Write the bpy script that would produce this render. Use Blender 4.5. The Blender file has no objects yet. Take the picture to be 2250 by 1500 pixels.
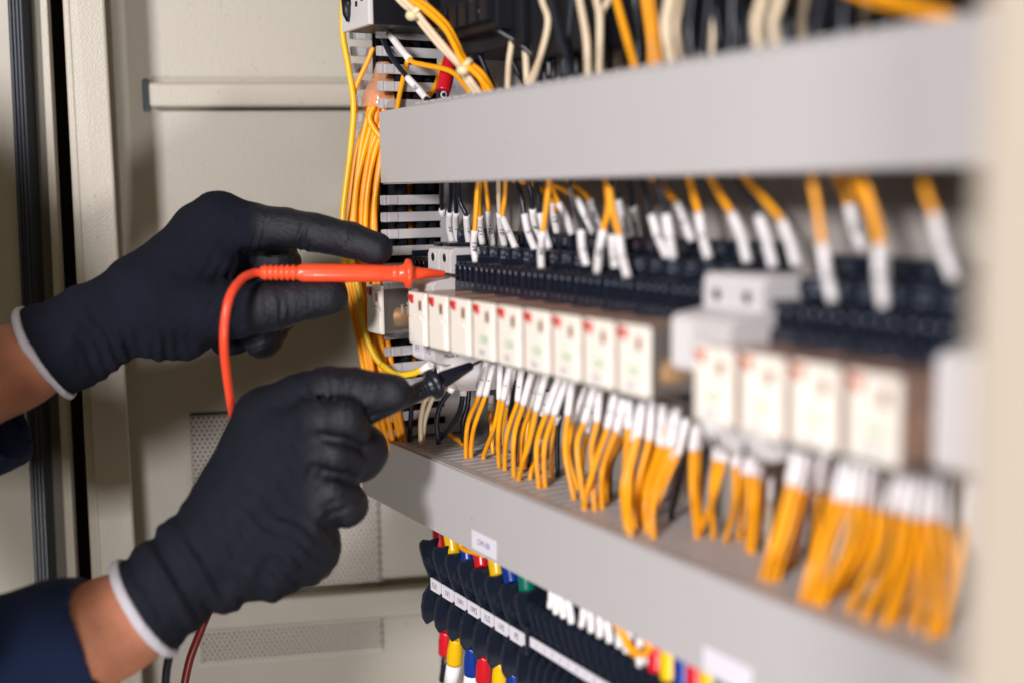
import bpy, bmesh, math, random
import numpy as np
from mathutils import Vector, Matrix
random.seed(7); np.random.seed(7)
SC = bpy.context.scene
COL = SC.collection
S = 0.001                       # all design units are millimetres

# ------------------------------------------------------------------ camera
F = 2594.4; U0, V0 = 1125., 750.
AL, PI_, RO = .5323, .1268, .0145
FW = np.array([-math.cos(AL)*math.cos(PI_), math.sin(AL)*math.cos(PI_), -math.sin(PI_)])
_r0 = np.array([math.sin(AL), math.cos(AL), 0.]); _u0 = np.cross(_r0, FW)
RT = math.cos(RO)*_r0 - math.sin(RO)*_u0
UP = math.cos(RO)*_u0 + math.sin(RO)*_r0
CAM = -640.*(FW + RT*(897-U0)/F - UP*(640-V0)/F)      # origin = top left front corner of the first relay
cd = bpy.data.cameras.new('camera'); cam = bpy.data.objects.new('camera', cd); COL.objects.link(cam)
M = Matrix.Identity(4)
for i in range(3):
    M[i][0] = RT[i]; M[i][1] = UP[i]; M[i][2] = -FW[i]; M[i][3] = CAM[i]*S
cam.matrix_world = M
cd.sensor_width = 36.; cd.lens = F/2250.*36.; cd.clip_start = .01; cd.clip_end = 50.
cd.dof.use_dof = True; cd.dof.focus_distance = .686; cd.dof.aperture_fstop = 2.8
SC.camera = cam
SC.view_settings.view_transform = 'Standard'; SC.view_settings.look = 'None'
SC.view_settings.exposure = 0.; SC.view_settings.gamma = 1.
SC.render.engine = 'CYCLES'
SC.cycles.use_denoising = True
SC.cycles.max_bounces = 8; SC.cycles.transparent_max_bounces = 12

# ------------------------------------------------------------------ light
W = bpy.data.worlds.new('World'); SC.world = W; W.use_nodes = True
W.node_tree.nodes['Background'].inputs[0].default_value = (.70, .56, .31, 1)
W.node_tree.nodes['Background'].inputs[1].default_value = .16
def area(name, pos, target, size, power, color, sy=None):
    l = bpy.data.lights.new(name, 'AREA'); l.energy = power; l.color = color
    l.shape = 'RECTANGLE'; l.size = size*S; l.size_y = (sy or size)*S
    o = bpy.data.objects.new(name, l); COL.objects.link(o)
    o.location = Vector(pos)*S
    o.rotation_euler = (Vector(target)-Vector(pos)).to_track_quat('-Z', 'Y').to_euler()
    return o
_kd = -FW*.80 - RT*.30 + UP*.15
area('key_lamp', tuple(np.array([40., 0., -40.]) + _kd/np.linalg.norm(_kd)*1500.), (40, 0, -40), 210, 24., (1., .965, .965))
_fd = -FW*.9 + RT*.25 + UP*.35
area('fill_lamp', tuple(np.array([40., 0., -40.]) + _fd/np.linalg.norm(_fd)*1500.), (40, 0, -40), 1100, 2.6, (1., .88, .68))

_sd = -FW*.85 + RT*.07 - UP*.44
area('side_lamp', tuple(np.array([-150., 0., -60.]) + _sd/np.linalg.norm(_sd)*1500.), (-150, 0, -60), 160, 8.5, (1., .965, .95))

# ------------------------------------------------------------------ projection helpers (a traced outline gets its real distance)
def bp(u, v, x=None, y=None, z=None, d=None):
    D = FW + RT*(u-U0)/F - UP*(v-V0)/F
    if d is not None: t = d
    elif x is not None: t = (x-CAM[0])/D[0]
    elif y is not None: t = (y-CAM[1])/D[1]
    else: t = (z-CAM[2])/D[2]
    return CAM + D*t

# ------------------------------------------------------------------ materials
def lin(c):
    return tuple(((x/255.)/12.92 if x/255. <= .04045 else (((x/255.)+.055)/1.055)**2.4) for x in c) + (1.,)
def mat(name, rgb, rough=.5, bump=0., bscale=400., var=0., metal=0., coat=0., spec=.5, trans=0., vscale=30., sss=0., rvar=0., dust=None):
    m = bpy.data.materials.new(name); m.use_nodes = True
    nt = m.node_tree; b = nt.nodes['Principled BSDF']; c = lin(rgb)
    b.inputs['Base Color'].default_value = c; b.inputs['Roughness'].default_value = rough
    b.inputs['Metallic'].default_value = metal; b.inputs['Specular IOR Level'].default_value = spec
    b.inputs['Coat Weight'].default_value = coat
    b.inputs['Transmission Weight'].default_value = trans
    if sss:
        b.inputs['Subsurface Weight'].default_value = sss; b.inputs['Subsurface Radius'].default_value = (1., .35, .2); b.inputs['Subsurface Scale'].default_value = .004
    tc = nt.nodes.new('ShaderNodeTexCoord')
    if var:
        n = nt.nodes.new('ShaderNodeTexNoise'); n.inputs['Scale'].default_value = vscale; n.inputs['Detail'].default_value = 5
        nt.links.new(tc.outputs['Object'], n.inputs['Vector'])
        mx = nt.nodes.new('ShaderNodeMix'); mx.data_type = 'RGBA'
        mx.inputs[6].default_value = tuple(max(0, x*(1-var)) for x in c[:3])+(1,)
        mx.inputs[7].default_value = tuple(min(1, x*(1+var)) for x in c[:3])+(1,)
        nt.links.new(n.outputs['Fac'], mx.inputs[0]); nt.links.new(mx.outputs[2], b.inputs['Base Color'])
        col = mx.outputs[2]
        if dust:
            n3 = nt.nodes.new('ShaderNodeTexNoise'); n3.inputs['Scale'].default_value = 260.; n3.inputs['Detail'].default_value = 3
            nt.links.new(tc.outputs['Object'], n3.inputs['Vector'])
            rp = nt.nodes.new('ShaderNodeValToRGB'); rp.color_ramp.elements[0].position = .69; rp.color_ramp.elements[1].position = .73
            nt.links.new(n3.outputs['Fac'], rp.inputs[0])
            m2 = nt.nodes.new('ShaderNodeMix'); m2.data_type = 'RGBA'; m2.inputs[7].default_value = lin(dust)
            ml = nt.nodes.new('ShaderNodeMath'); ml.operation = 'MULTIPLY'; ml.inputs[1].default_value = .35
            nt.links.new(rp.outputs['Color'], ml.inputs[0]); nt.links.new(ml.outputs[0], m2.inputs[0])
            nt.links.new(col, m2.inputs[6]); nt.links.new(m2.outputs[2], b.inputs['Base Color'])
    if rvar:
        n = nt.nodes.new('ShaderNodeTexNoise'); n.inputs['Scale'].default_value = vscale*2; n.inputs['Detail'].default_value = 6
        nt.links.new(tc.outputs['Object'], n.inputs['Vector'])
        mr = nt.nodes.new('ShaderNodeMapRange'); mr.inputs[3].default_value = rough-rvar; mr.inputs[4].default_value = rough+rvar
        nt.links.new(n.outputs['Fac'], mr.inputs[0]); nt.links.new(mr.outputs[0], b.inputs['Roughness'])
    if bump:
        n = nt.nodes.new('ShaderNodeTexNoise'); n.inputs['Scale'].default_value = bscale; n.inputs['Detail'].default_value = 3
        nt.links.new(tc.outputs['Object'], n.inputs['Vector'])
        bm_ = nt.nodes.new('ShaderNodeBump'); bm_.inputs['Strength'].default_value = bump; bm_.inputs['Distance'].default_value = .0006
        nt.links.new(n.outputs['Fac'], bm_.inputs['Height']); nt.links.new(bm_.outputs['Normal'], b.inputs['Normal'])
    return m
MT = {}
MT['duct'] = mat('duct_plastic', (185, 182, 184), .42, .12, 900, .03, vscale=18, rvar=.06, dust=(120, 105, 90))
MT['ductin'] = mat('duct_plastic_inside', (150, 146, 150), .55)
MT['paint'] = mat('textured_cream_paint', (180, 173, 161), .42, .45, 800, .03, vscale=14, rvar=.08, dust=(120, 108, 88))
MT['paintfine'] = mat('cream_sheet_paint', (177, 171, 160), .45, .25, 420, .035, vscale=10, rvar=.08, dust=(120, 108, 88))
MT['jamb'] = mat('pale_cream_paint', (176, 165, 152), .5, .1, 400)
MT['plate'] = mat('mounting_plate_grey', (158, 152, 148), .45, .08, 300, .03)
MT['perf'] = mat('perforated_sheet', (208, 200, 190), .45, .15, 500, .05)
MT['filter'] = mat('filter_fleece', (14, 30, 26), .95); MT['holeshade'] = mat('hole_shade_backing', (26, 34, 26), .95, .3, 900, .25, vscale=120)
MT['rust'] = mat('rust_brown', (150, 98, 62), .8, .4, 900, .2)
MT['dark'] = mat('gap_hole_shade', (14, 14, 16), .9)  # shade of the deep gap and screw holes put into near-black
MT['olive'] = mat('dark_painted_steel', (92, 88, 76), .55, .3, 420, .08)
MT['gasket'] = mat('rubber_gasket', (42, 47, 60), .38, .05, 500)
MT['orange'] = mat('orange_wire_pvc', (255, 168, 16), .36, .05, 900, .06, vscale=60)
MT['orange2'] = mat('deep_orange_wire_pvc', (248, 150, 12), .38, .05, 900, .07, vscale=60)
MT['yellow'] = mat('yellow_wire_pvc', (236, 190, 34), .36, .05, 900, .06, vscale=60)
MT['black'] = mat('black_wire_pvc', (26, 32, 44), .34, .05, 900, .1)
MT['cream'] = mat('cream_wire_pvc', (226, 205, 176), .38, .05, 900, .05)
MT['sleeve'] = mat('white_marker_sleeve', (240, 236, 238), .42, .05, 900, .02)
MT['markgrey'] = mat('grey_print', (150, 160, 178), .5)
MT['ink'] = mat('black_ink', (25, 20, 34), .6)
MT['inkp'] = mat('purple_ink', (96, 78, 150), .6)
MT['inkg'] = mat('green_ink', (70, 170, 100), .6)
MT['blackpl'] = mat('black_moulded_plastic', (28, 34, 48), .26, .12, 1200, .15, vscale=90, rvar=.08)
MT['blackmat'] = mat('black_matt_plastic', (15, 17, 25), .45, .15, 1200, .15, vscale=90)
MT['white'] = mat('white_device_plastic', (216, 212, 214), .36, .05, 900, .02)
MT['relay'] = mat('relay_front_plastic', (243, 236, 226), .34, .04, 900, .02)
MT['red'] = mat('red_button_plastic', (196, 50, 44), .4)
MT['probe'] = mat('orange_red_probe_plastic', (250, 82, 44), .33, .1, 1300, .04, vscale=60, coat=.15)
MT['cable'] = mat('red_silicone_cable', (238, 76, 46), .36, .05, 900, .05)
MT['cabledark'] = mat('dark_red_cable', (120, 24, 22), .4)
MT['bprobe'] = mat('black_probe_plastic', (24, 28, 40), .3, .1, 1300, .1, vscale=60)
MT['steel'] = mat('probe_steel', (150, 138, 128), .28, metal=1.)
MT['blackdeep'] = mat('dull_black_pvc', (16, 18, 26), .85, spec=.15)
MT['screw'] = mat('zinc_screw', (120, 130, 145), .3, metal=.9)
MT['copper'] = mat('copper_coil', (196, 150, 84), .4, metal=.3, bump=.3, bscale=2000)
MT['tie'] = mat('nylon_tie', (226, 214, 170), .4, .05, 900)
MT['bred'] = mat('red_terminal_boot', (206, 24, 40), .28)
MT['byel'] = mat('yellow_terminal_boot', (240, 190, 10), .3)
MT['bblu'] = mat('blue_terminal_boot', (14, 52, 140), .3)
MT['bgrn'] = mat('green_terminal_boot', (0, 112, 96), .35)
MT['label'] = mat('white_label_card', (226, 222, 234), .5)
MT['skin'] = mat('skin', (198, 132, 104), .5, .8, 420, .26, vscale=90, sss=.2, rvar=.1)
MT['hem'] = mat('knitted_hem', (196, 194, 204), .85, .6, 1400, .05)
# sheer / clear pieces
def clear(name, rgb, fac, rough=.12):
    m = bpy.data.materials.new(name); m.use_nodes = True; nt = m.node_tree
    b = nt.nodes['Principled BSDF']; b.inputs['Base Color'].default_value = lin(rgb); b.inputs['Roughness'].default_value = rough
    t = nt.nodes.new('ShaderNodeBsdfTransparent'); t.inputs[0].default_value = (.93, .9, .87, 1)
    x = nt.nodes.new('ShaderNodeMixShader'); x.inputs[0].default_value = fac
    nt.links.new(t.outputs[0], x.inputs[1]); nt.links.new(b.outputs[0], x.inputs[2]); nt.links.new(x.outputs[0], nt.nodes['Material Output'].inputs[0])
    return m
MT['case'] = clear('smoky_relay_case', (196, 160, 144), .62)
MT['caseclear'] = clear('clear_relay_case', (170, 160, 152), .25)
MT['tape'] = clear('copper_tinted_tape', (236, 170, 132), .62, .15)
# glove : knitted shell and smooth dipped coating, split by a vertex attribute
def glove_mat():
    m = bpy.data.materials.new('glove_fabric'); m.use_nodes = True; nt = m.node_tree; b = nt.nodes['Principled BSDF']
    at = nt.nodes.new('ShaderNodeAttribute'); at.attribute_name = 'coat'
    tc = nt.nodes.new('ShaderNodeTexCoord')
    mx = nt.nodes.new('ShaderNodeMix'); mx.data_type = 'RGBA'; mx.inputs[6].default_value = lin((19, 21, 33)); mx.inputs[7].default_value = lin((15, 18, 28))
    nt.links.new(at.outputs['Fac'], mx.inputs[0])
    n0 = nt.nodes.new('ShaderNodeTexNoise'); n0.inputs['Scale'].default_value = 38; n0.inputs['Detail'].default_value = 5
    nt.links.new(tc.outputs['Object'], n0.inputs['Vector'])
    hv = nt.nodes.new('ShaderNodeHueSaturation'); v_ = nt.nodes.new('ShaderNodeMapRange'); v_.inputs[3].default_value = .7; v_.inputs[4].default_value = 1.35
    nt.links.new(n0.outputs['Fac'], v_.inputs[0]); nt.links.new(v_.outputs[0], hv.inputs['Value']); nt.links.new(mx.outputs[2], hv.inputs['Color']); nt.links.new(hv.outputs[0], b.inputs['Base Color'])
    mr = nt.nodes.new('ShaderNodeMapRange'); mr.inputs[3].default_value = .9; mr.inputs[4].default_value = .50
    nt.links.new(at.outputs['Fac'], mr.inputs[0])
    n2 = nt.nodes.new('ShaderNodeTexNoise'); n2.inputs['Scale'].default_value = 160; n2.inputs['Detail'].default_value = 6
    nt.links.new(tc.outputs['Object'], n2.inputs['Vector'])
    r2 = nt.nodes.new('ShaderNodeMath'); r2.operation = 'MULTIPLY_ADD'; r2.inputs[1].default_value = .22
    nt.links.new(n2.outputs['Fac'], r2.inputs[0]); nt.links.new(mr.outputs[0], r2.inputs[2])
    r3 = nt.nodes.new('ShaderNodeMath'); r3.operation = 'SUBTRACT'; r3.inputs[1].default_value = .09; r3.use_clamp = True
    nt.links.new(r2.outputs[0], r3.inputs[0]); nt.links.new(r3.outputs[0], b.inputs['Roughness'])
    sp = nt.nodes.new('ShaderNodeMapRange'); sp.inputs[3].default_value = .16; sp.inputs[4].default_value = .38
    nt.links.new(at.outputs['Fac'], sp.inputs[0]); nt.links.new(sp.outputs[0], b.inputs['Specular IOR Level'])
    n = nt.nodes.new('ShaderNodeTexNoise'); n.inputs['Scale'].default_value = 620; n.inputs['Detail'].default_value = 5
    mp = nt.nodes.new('ShaderNodeMapping'); mp.inputs['Scale'].default_value = (1., 1., 2.6)
    nt.links.new(tc.outputs['Object'], mp.inputs['Vector']); nt.links.new(mp.outputs['Vector'], n.inputs['Vector'])
    bu = nt.nodes.new('ShaderNodeBump'); bu.inputs['Strength'].default_value = .8; bu.inputs['Distance'].default_value = .0007
    nt.links.new(n.outputs['Fac'], bu.inputs['Height'])
    n4 = nt.nodes.new('ShaderNodeTexNoise'); n4.inputs['Scale'].default_value = 120; n4.inputs['Detail'].default_value = 4; n4.inputs['Distortion'].default_value = .8
    nt.links.new(tc.outputs['Object'], n4.inputs['Vector'])
    b2 = nt.nodes.new('ShaderNodeBump'); b2.inputs['Strength'].default_value = .45; b2.inputs['Distance'].default_value = .0012
    nt.links.new(n4.outputs['Fac'], b2.inputs['Height']); nt.links.new(bu.outputs['Normal'], b2.inputs['Normal']); nt.links.new(b2.outputs['Normal'], b.inputs['Normal'])
    return m
MT['glove'] = glove_mat()
def cloth_mat():
    m = mat('navy_work_cloth', (30, 46, 82), .85, .5, 1500, .12, vscale=40)
    b = m.node_tree.nodes['Principled BSDF']; b.inputs['Sheen Weight'].default_value = .05; b.inputs['Specular IOR Level'].default_value = .2
    return m
MT['cloth'] = cloth_mat()

# ------------------------------------------------------------------ mesh building
class MB:
    def __init__(s): s.v = []; s.f = []; s.sm = []
    def add(s, v, f, smooth=False):
        o = len(s.v); s.v += [tuple(map(float, p)) for p in v]; s.f += [tuple(i+o for i in q) for q in f]; s.sm += [smooth]*len(f); return s
    def box(s, x0, x1, y0, y1, z0, z1, b=0.):
        if b <= 0:
            v = [(x, y, z) for z in (z0, z1) for y in (y0, y1) for x in (x0, x1)]
            return s.add(v, [(0, 2, 3, 1), (4, 5, 7, 6), (0, 1, 5, 4), (2, 6, 7, 3), (0, 4, 6, 2), (1, 3, 7, 5)])
        bm = bmesh.new(); bmesh.ops.create_cube(bm, size=1.)
        for q in bm.verts: q.co = Vector(((x0+x1)/2+q.co.x*(x1-x0), (y0+y1)/2+q.co.y*(y1-y0), (z0+z1)/2+q.co.z*(z1-z0)))
        bmesh.ops.bevel(bm, geom=bm.edges[:], offset=b, segments=2, affect='EDGES', profile=.6)
        s.bm(bm); return s
    def bm(s, bm, smooth=False):
        bm.verts.index_update(); s.add([q.co[:] for q in bm.verts], [[q.index for q in f.verts] for f in bm.faces], smooth); bm.free(); return s
    def prism(s, pts, axis, a, b, bev=0.):
        """closed 2-D outline extruded along axis ('x' -> pts are (y,z))"""
        bm = bmesh.new()
        def P(p, t):
            return (t, p[0], p[1]) if axis == 'x' else ((p[0], t, p[1]) if axis == 'y' else (p[0], p[1], t))
        va = [bm.verts.new(P(p, a)) for p in pts]; vb = [bm.verts.new(P(p, b)) for p in pts]
        n = len(pts); bm.faces.new(va); bm.faces.new(vb[::-1])
        for i in range(n): bm.faces.new((va[i], vb[i], vb[(i+1) % n], va[(i+1) % n]))
        bmesh.ops.recalc_face_normals(bm, faces=bm.faces[:])
        if bev: bmesh.ops.bevel(bm, geom=bm.edges[:], offset=bev, segments=2, affect='EDGES', profile=.6)
        return s.bm(bm)
    def tube(s, pts, rad, n=12, cap=True, sub=0, flat=None):
        P = [np.array(p, float) for p in pts]; R = list(rad) if hasattr(rad, '__len__') else [rad]*len(P)
        if sub: P, R = smooth_path(P, R, sub)
        T = []
        for i in range(len(P)):
            t = P[min(i+1, len(P)-1)]-P[max(i-1, 0)]; T.append(t/(np.linalg.norm(t)+1e-9))
        a = np.array([0, 0, 1.]) if abs(T[0][2]) < .9 else np.array([1., 0, 0])
        nrm = np.cross(T[0], a); nrm /= np.linalg.norm(nrm)
        V = []
        for i, p in enumerate(P):
            nrm = nrm-T[i]*(nrm@T[i]); nrm /= np.linalg.norm(nrm)+1e-9; bn = np.cross(T[i], nrm)
            for k in range(n):
                th = 2*math.pi*k/n; V.append(p+R[i]*(math.cos(th)*nrm+math.sin(th)*bn))
        Fc = [(i*n+k, i*n+(k+1) % n, (i+1)*n+(k+1) % n, (i+1)*n+k) for i in range(len(P)-1) for k in range(n)]
        o = len(s.v); s.add(V, Fc, True)
        if cap:
            s.f += [tuple(o+k for k in range(n))[::-1], tuple(o+(len(P)-1)*n+k for k in range(n))]; s.sm += [False, False]
        return s
    def cyl(s, a, b, r, n=16, r2=None): return s.tube([a, b], [r, r if r2 is None else r2], n)
def smooth_path(P, R, sub):
    out = []; ro = []
    n = len(P)
    for i in range(n-1):
        p0 = P[max(i-1, 0)]; p1 = P[i]; p2 = P[i+1]; p3 = P[min(i+2, n-1)]
        if i == 0: p0 = 2*p1-p2
        if i == n-2: p3 = 2*p2-p1
        for k in range(sub):
            t = k/sub
            out.append(.5*((2*p1)+(-p0+p2)*t+(2*p0-5*p1+4*p2-p3)*t*t+(-p0+3*p1-3*p2+p3)*t**3)); ro.append(R[i]*(1-t)+R[i+1]*t)
    out.append(P[-1]); ro.append(R[-1]); return out, ro
ORG = {}
def empty(name, org, label=None, cat=None, group=None):
    o = bpy.data.objects.new(name, None); COL.objects.link(o); o.location = Vector(org)*S; o.empty_display_size = .01
    ORG[o.name] = np.array(org, float); tag(o, label, cat, group); return o
def tag(o, label=None, cat=None, group=None, kind=None):
    if label: o['label'] = label
    if cat: o['category'] = cat
    if group: o['group'] = group
    if kind: o['kind'] = kind
    return o
def obj(name, mb, m, parent=None, label=None, cat=None, group=None, kind=None):
    v = np.array(mb.v, float)
    if parent is None:
        org = np.array([(v[:, 0].min()+v[:, 0].max())/2, (v[:, 1].min()+v[:, 1].max())/2, v[:, 2].min()])
    else: org = ORG[parent.name]
    me = bpy.data.meshes.new(name); me.from_pydata(((v-org)*S).tolist(), [], mb.f); me.update()
    me.polygons.foreach_set('use_smooth', mb.sm)
    me.materials.append(m)
    o = bpy.data.objects.new(name, me); COL.objects.link(o)
    if parent is None: o.location = Vector(org)*S
    else: o.parent = parent
    ORG[o.name] = org; tag(o, label, cat, group, kind); return o
def kids(o): return [c for c in bpy.data.objects if c.parent == o]
def dup(o, off=(0, 0, 0), parent=None, label=None, group=None):
    c = o.copy(); COL.objects.link(c)
    if parent is None: c.location = Vector(o.location)+Vector(off)*S; 
    else: c.parent = parent
    if label: c['label'] = label
    if group: c['group'] = group
    ORG[c.name] = ORG[o.name]+np.array(off, float)
    for k in kids_cache.get(o.name) or kids(o): dup(k, off, c)
    return c
kids_cache = {}
def txt_mesh(sx, size):
    cu = bpy.data.curves.new('t', 'FONT'); cu.body = sx; cu.size = size; cu.align_x = 'CENTER'; cu.align_y = 'CENTER'; cu.resolution_u = 3
    to = bpy.data.objects.new('t', cu); COL.objects.link(to)
    me = bpy.data.meshes.new_from_object(to.evaluated_get(bpy.context.evaluated_depsgraph_get()))
    v = [tuple(q.co) for q in me.vertices]; f = [tuple(p.vertices) for p in me.polygons]
    bpy.data.objects.remove(to); bpy.data.curves.remove(cu); bpy.data.meshes.remove(me)
    return v, f
def text(mb, sx, size, c, xd, yd, cond=1.):
    v, f = txt_mesh(sx, size); xd = np.array(xd, float); yd = np.array(yd, float); c = np.array(c, float)
    mb.add([c+xd*p[0]*cond+yd*p[1] for p in v], f); return mb

WORD = ['first', 'second', 'third', 'fourth', 'fifth', 'sixth', 'seventh', 'eighth', 'ninth', 'tenth', 'eleventh', 'twelfth', 'thirteenth', 'fourteenth', 'fifteenth', 'sixteenth', 'seventeenth', 'eighteenth', 'nineteenth', 'twentieth']
WORD += ['twenty-'+w for w in WORD[:9]]+['thirtieth']+['thirty-'+w for w in WORD[:9]]+['fortieth']+['forty-'+w for w in WORD[:9]]+['fiftieth']+['fifty-'+w for w in WORD[:9]]+['sixtieth']+['sixty-'+w for w in WORD[:9]]+['seventieth']+['seventy-'+w for w in WORD[:9]]
# ================================================================== SETTING : cabinet
FY = 17.; BX = 77.                      # duct front plane, mounting plate plane
m = MB(); m.box(-125, 420, BX, BX+3, -420, 420)
obj('mounting_plate', m, MT['plate'], label='grey steel mounting plate standing behind the wiring ducts and sockets', cat='mounting plate')
# right jamb of the cabinet, near the camera and out of focus
_jx = bp(2126, 700, y=-85)[0]
m = MB(); m.box(_jx, _jx+48, -85, 90, -420, 420, 3)
obj('cabinet_jamb', m, MT['jamb'], label='pale cream steel side jamb of the cabinet at the right edge', cat='cabinet side')

# --- door with stiffeners and vent
A = bp(760, 200, d=800); e = np.array([.349, .937, 0.]); e /= np.linalg.norm(e)
nrm = np.cross(np.array([0, 0, 1.]), e); nrm = -nrm if nrm@(CAM-A) < 0 else nrm
def dpt(u, v, off=0.):
    D = FW + RT*(u-U0)/F - UP*(v-V0)/F; t = ((A+nrm*off-CAM)@nrm)/(D@nrm); P = CAM+D*t; return (P-A)@e, P[2]
def dw(s_, z, off=0.): return A+e*s_+np.array([0, 0, z-A[2]])+nrm*off
def dbox(mb, s0, s1, z0, z1, o0, o1, bev=0.):
    bm = bmesh.new(); bmesh.ops.create_cube(bm, size=1.)
    if bev:
        for q in bm.verts: q.co = Vector((q.co.x*(s1-s0), q.co.y*(o1-o0), q.co.z*(z1-z0)))
        bmesh.ops.bevel(bm, geom=bm.edges[:], offset=bev, segments=3, affect='EDGES', profile=.5)
        for q in bm.verts: q.co = Vector(dw((s0+s1)/2+q.co.x, (z0+z1)/2+q.co.z, (o0+o1)/2+q.co.y))
    else:
        for q in bm.verts: q.co = Vector(dw((s0+s1)/2+q.co.x*(s1-s0), (z0+z1)/2+q.co.z*(z1-z0), (o0+o1)/2+q.co.y*(o1-o0)))
    bmesh.ops.recalc_face_normals(bm, faces=bm.faces[:])
    mb.bm(bm)
sL = dpt(215, 700)[0]
door = empty('swing_door_panel', dw(0, -420), 'cream textured steel cabinet door behind the gloved hands, with two stiffeners and vent', 'cabinet door')
m = MB(); dbox(m, sL, 420, -420, 420, -2, 0); obj('door_panel', m, MT['paintfine'], door)
# stiffener rails
s0, zt = dpt(325, 181, 12); _, zb = dpt(325, 236, 12)
m = MB(); dbox(m, s0, 400, zb, zt, .2, 12, 2.2); obj('stiffener', m, MT['paint'], door, label='upper stiffener rail welded across the door')
m = MB(); dbox(m, s0-5, s0-.3, zb-2.2, zt+2.5, .1, 3.2, 1.3)
obj('weld_seam', m, mat('blue_grey_sealant', (88, 104, 112), .5, .5, 900), door)
s1, zt2 = dpt(648, 1312, 12); _, zb2 = dpt(441, 1396, 12); _, zb3 = dpt(931, 1337, 12); _, zt3 = dpt(937, 1279, 12)
zt2 = (zt2+zt3)/2; zb2 = (zb2+zb3)/2
m = MB(); dbox(m, sL+22, 260, zb2, zt2, 4.2, 16, 2.2); obj('stiffener', m, MT['paint'], door, label='lower stiffener rail crossing the perforated vent')
# perforated vent
ps0, pz1 = dpt(413, 905, 3); ps1, _ = dpt(838, 1110, 3); _, pz0 = dpt(640, 1446, 3)
m = MB(); pitch = 3.42; rr = 1.18; nx = int((ps1-ps0)/pitch); nz = int((pz1-pz0)/(pitch*.866))
for j in range(nz):
    for i in range(nx):
        cx = ps0+(i+.5+(j % 2)*.5)*pitch; cz = pz0+(j+.5)*pitch*.866
        V = []
        for k in range(12):
            th = math.pi*k/6+math.pi/6
            # outer hexagon with edge midpoints
            R = pitch/math.sqrt(3) if k % 2 == 0 else pitch/2
            V.append(dw(cx+R*math.cos(th), cz+R*math.sin(th), 3.))
        for k in range(12):
            th = math.pi*k/6+math.pi/6; V.append(dw(cx+rr*math.cos(th), cz+rr*math.sin(th), 3.))
        m.add(V, [(k, (k+1) % 12, 12+(k+1) % 12, 12+k) for k in range(12)])
vent = obj('perforated_vent', m, MT['perf'], door)
m = MB(); fs0, _ = dpt(455, 1000, 1); fs1, _ = dpt(800, 1000, 1); _, fz1 = dpt(640, 930, 1); _, fz0 = dpt(640, 1420, 1)
dbox(m, fs0, fs1, fz0, fz1, .8, 1.6); obj('filter_mat', m, MT['filter'], vent)
m = MB(); dbox(m, ps0+1, ps1-1, pz0+1, pz1-1, .1, .75); obj('hole_shade_sheet', m, MT['holeshade'], vent)  # dark backing added so the border holes look shaded
m = MB()
for (uu, vv, w_, h_) in ((745, 1287, 22, 2.6), (700, 1293, 14, 1.8), (780, 1283, 9, 3.5)):
    a_, b_ = dpt(uu, vv, 2); dbox(m, a_-w_/2, a_+w_/2, b_-h_/2, b_+h_/2, 2.2, 2.7)
obj('rust_stain', m, MT['rust'], vent)
# door edge flange: front face quad traced in the picture, 28 mm proud of the panel
def slab(mb, q, d, th, bev=0., tilt=0.):
    """vertical strip between two traced lines; q = (u_left_top,u_right_top,u_left_bot,u_right_bot); spans beyond the frame"""
    lt, rt, lb, rb = q; P = []
    for v in (-500, 2000):
        t = v/1500.; ul = lt+(lb-lt)*t; ur = rt+(rb-rt)*t
        zz = bp(ul, v, d=d)[2]; dd = d-.1264*zz          # keep the strip truly upright
        for _ in range(3): zz = bp(ul, v, d=dd)[2]; dd = d-.1264*zz
        P += [bp(ul, v, d=dd), bp(ur, v, d=dd+tilt)]
    Q = [p+FW*th for p in P]
    bm = bmesh.new(); vs = [bm.verts.new(p) for p in P+Q]
    for f in ((0, 1, 3, 2), (4, 6, 7, 5), (0, 4, 5, 1), (2, 3, 7, 6), (0, 2, 6, 4), (1, 5, 7, 3)): bm.faces.new([vs[i] for i in f])
    bmesh.ops.recalc_face_normals(bm, faces=bm.faces[:])
    if bev: bmesh.ops.bevel(bm, geom=bm.edges[:], offset=bev, segments=3, affect='EDGES', profile=.5)
    mb.bm(bm)
m = MB(); slab(m, (150, 228, 232, 312), 732, 3.2, 1.4, 4); obj('edge_flange', m, MT['paint'], door)
m = MB(); slab(m, (136, 152, 212, 236), 736, 34, 1.2); obj('flange_lip', m, MT['paint'], door)
# frame on the hinge side left of the door
fr = empty('cabinet_post', bp(90, 1600, d=830), 'dark olive cabinet frame post with ribbed rubber gasket, left of the door flange', 'cabinet frame')
m = MB(); slab(m, (-260, 190, -190, 270), 860, 6); obj('gap_shade_sheet', m, MT['dark'], fr)  # near-black sheet standing in for the deep shade of the gap
m = MB(); slab(m, (86, 103, 158, 178), 758, 6, .8); obj('post_lip', m, MT['paint'], fr)
m = MB(); slab(m, (38, 90, 110, 162), 768, 10, 1.); obj('post_face', m, MT['olive'], fr)
m = MB()
for k in range(4):
    a0 = 15+k*8; slab(m, (a0, a0+8.6, a0+70, a0+78.6), 752+(k % 2)*1.5, 16, 1.1)
obj('rubber_gasket', m, MT['gasket'], fr)
m = MB(); slab(m, (-700, 18, -630, 88), 768, 20, 1.)
obj('outer_panel', m, MT['paintfine'], None, 'cream painted steel panel at the far left edge beside the gasket', 'steel panel')

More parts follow.
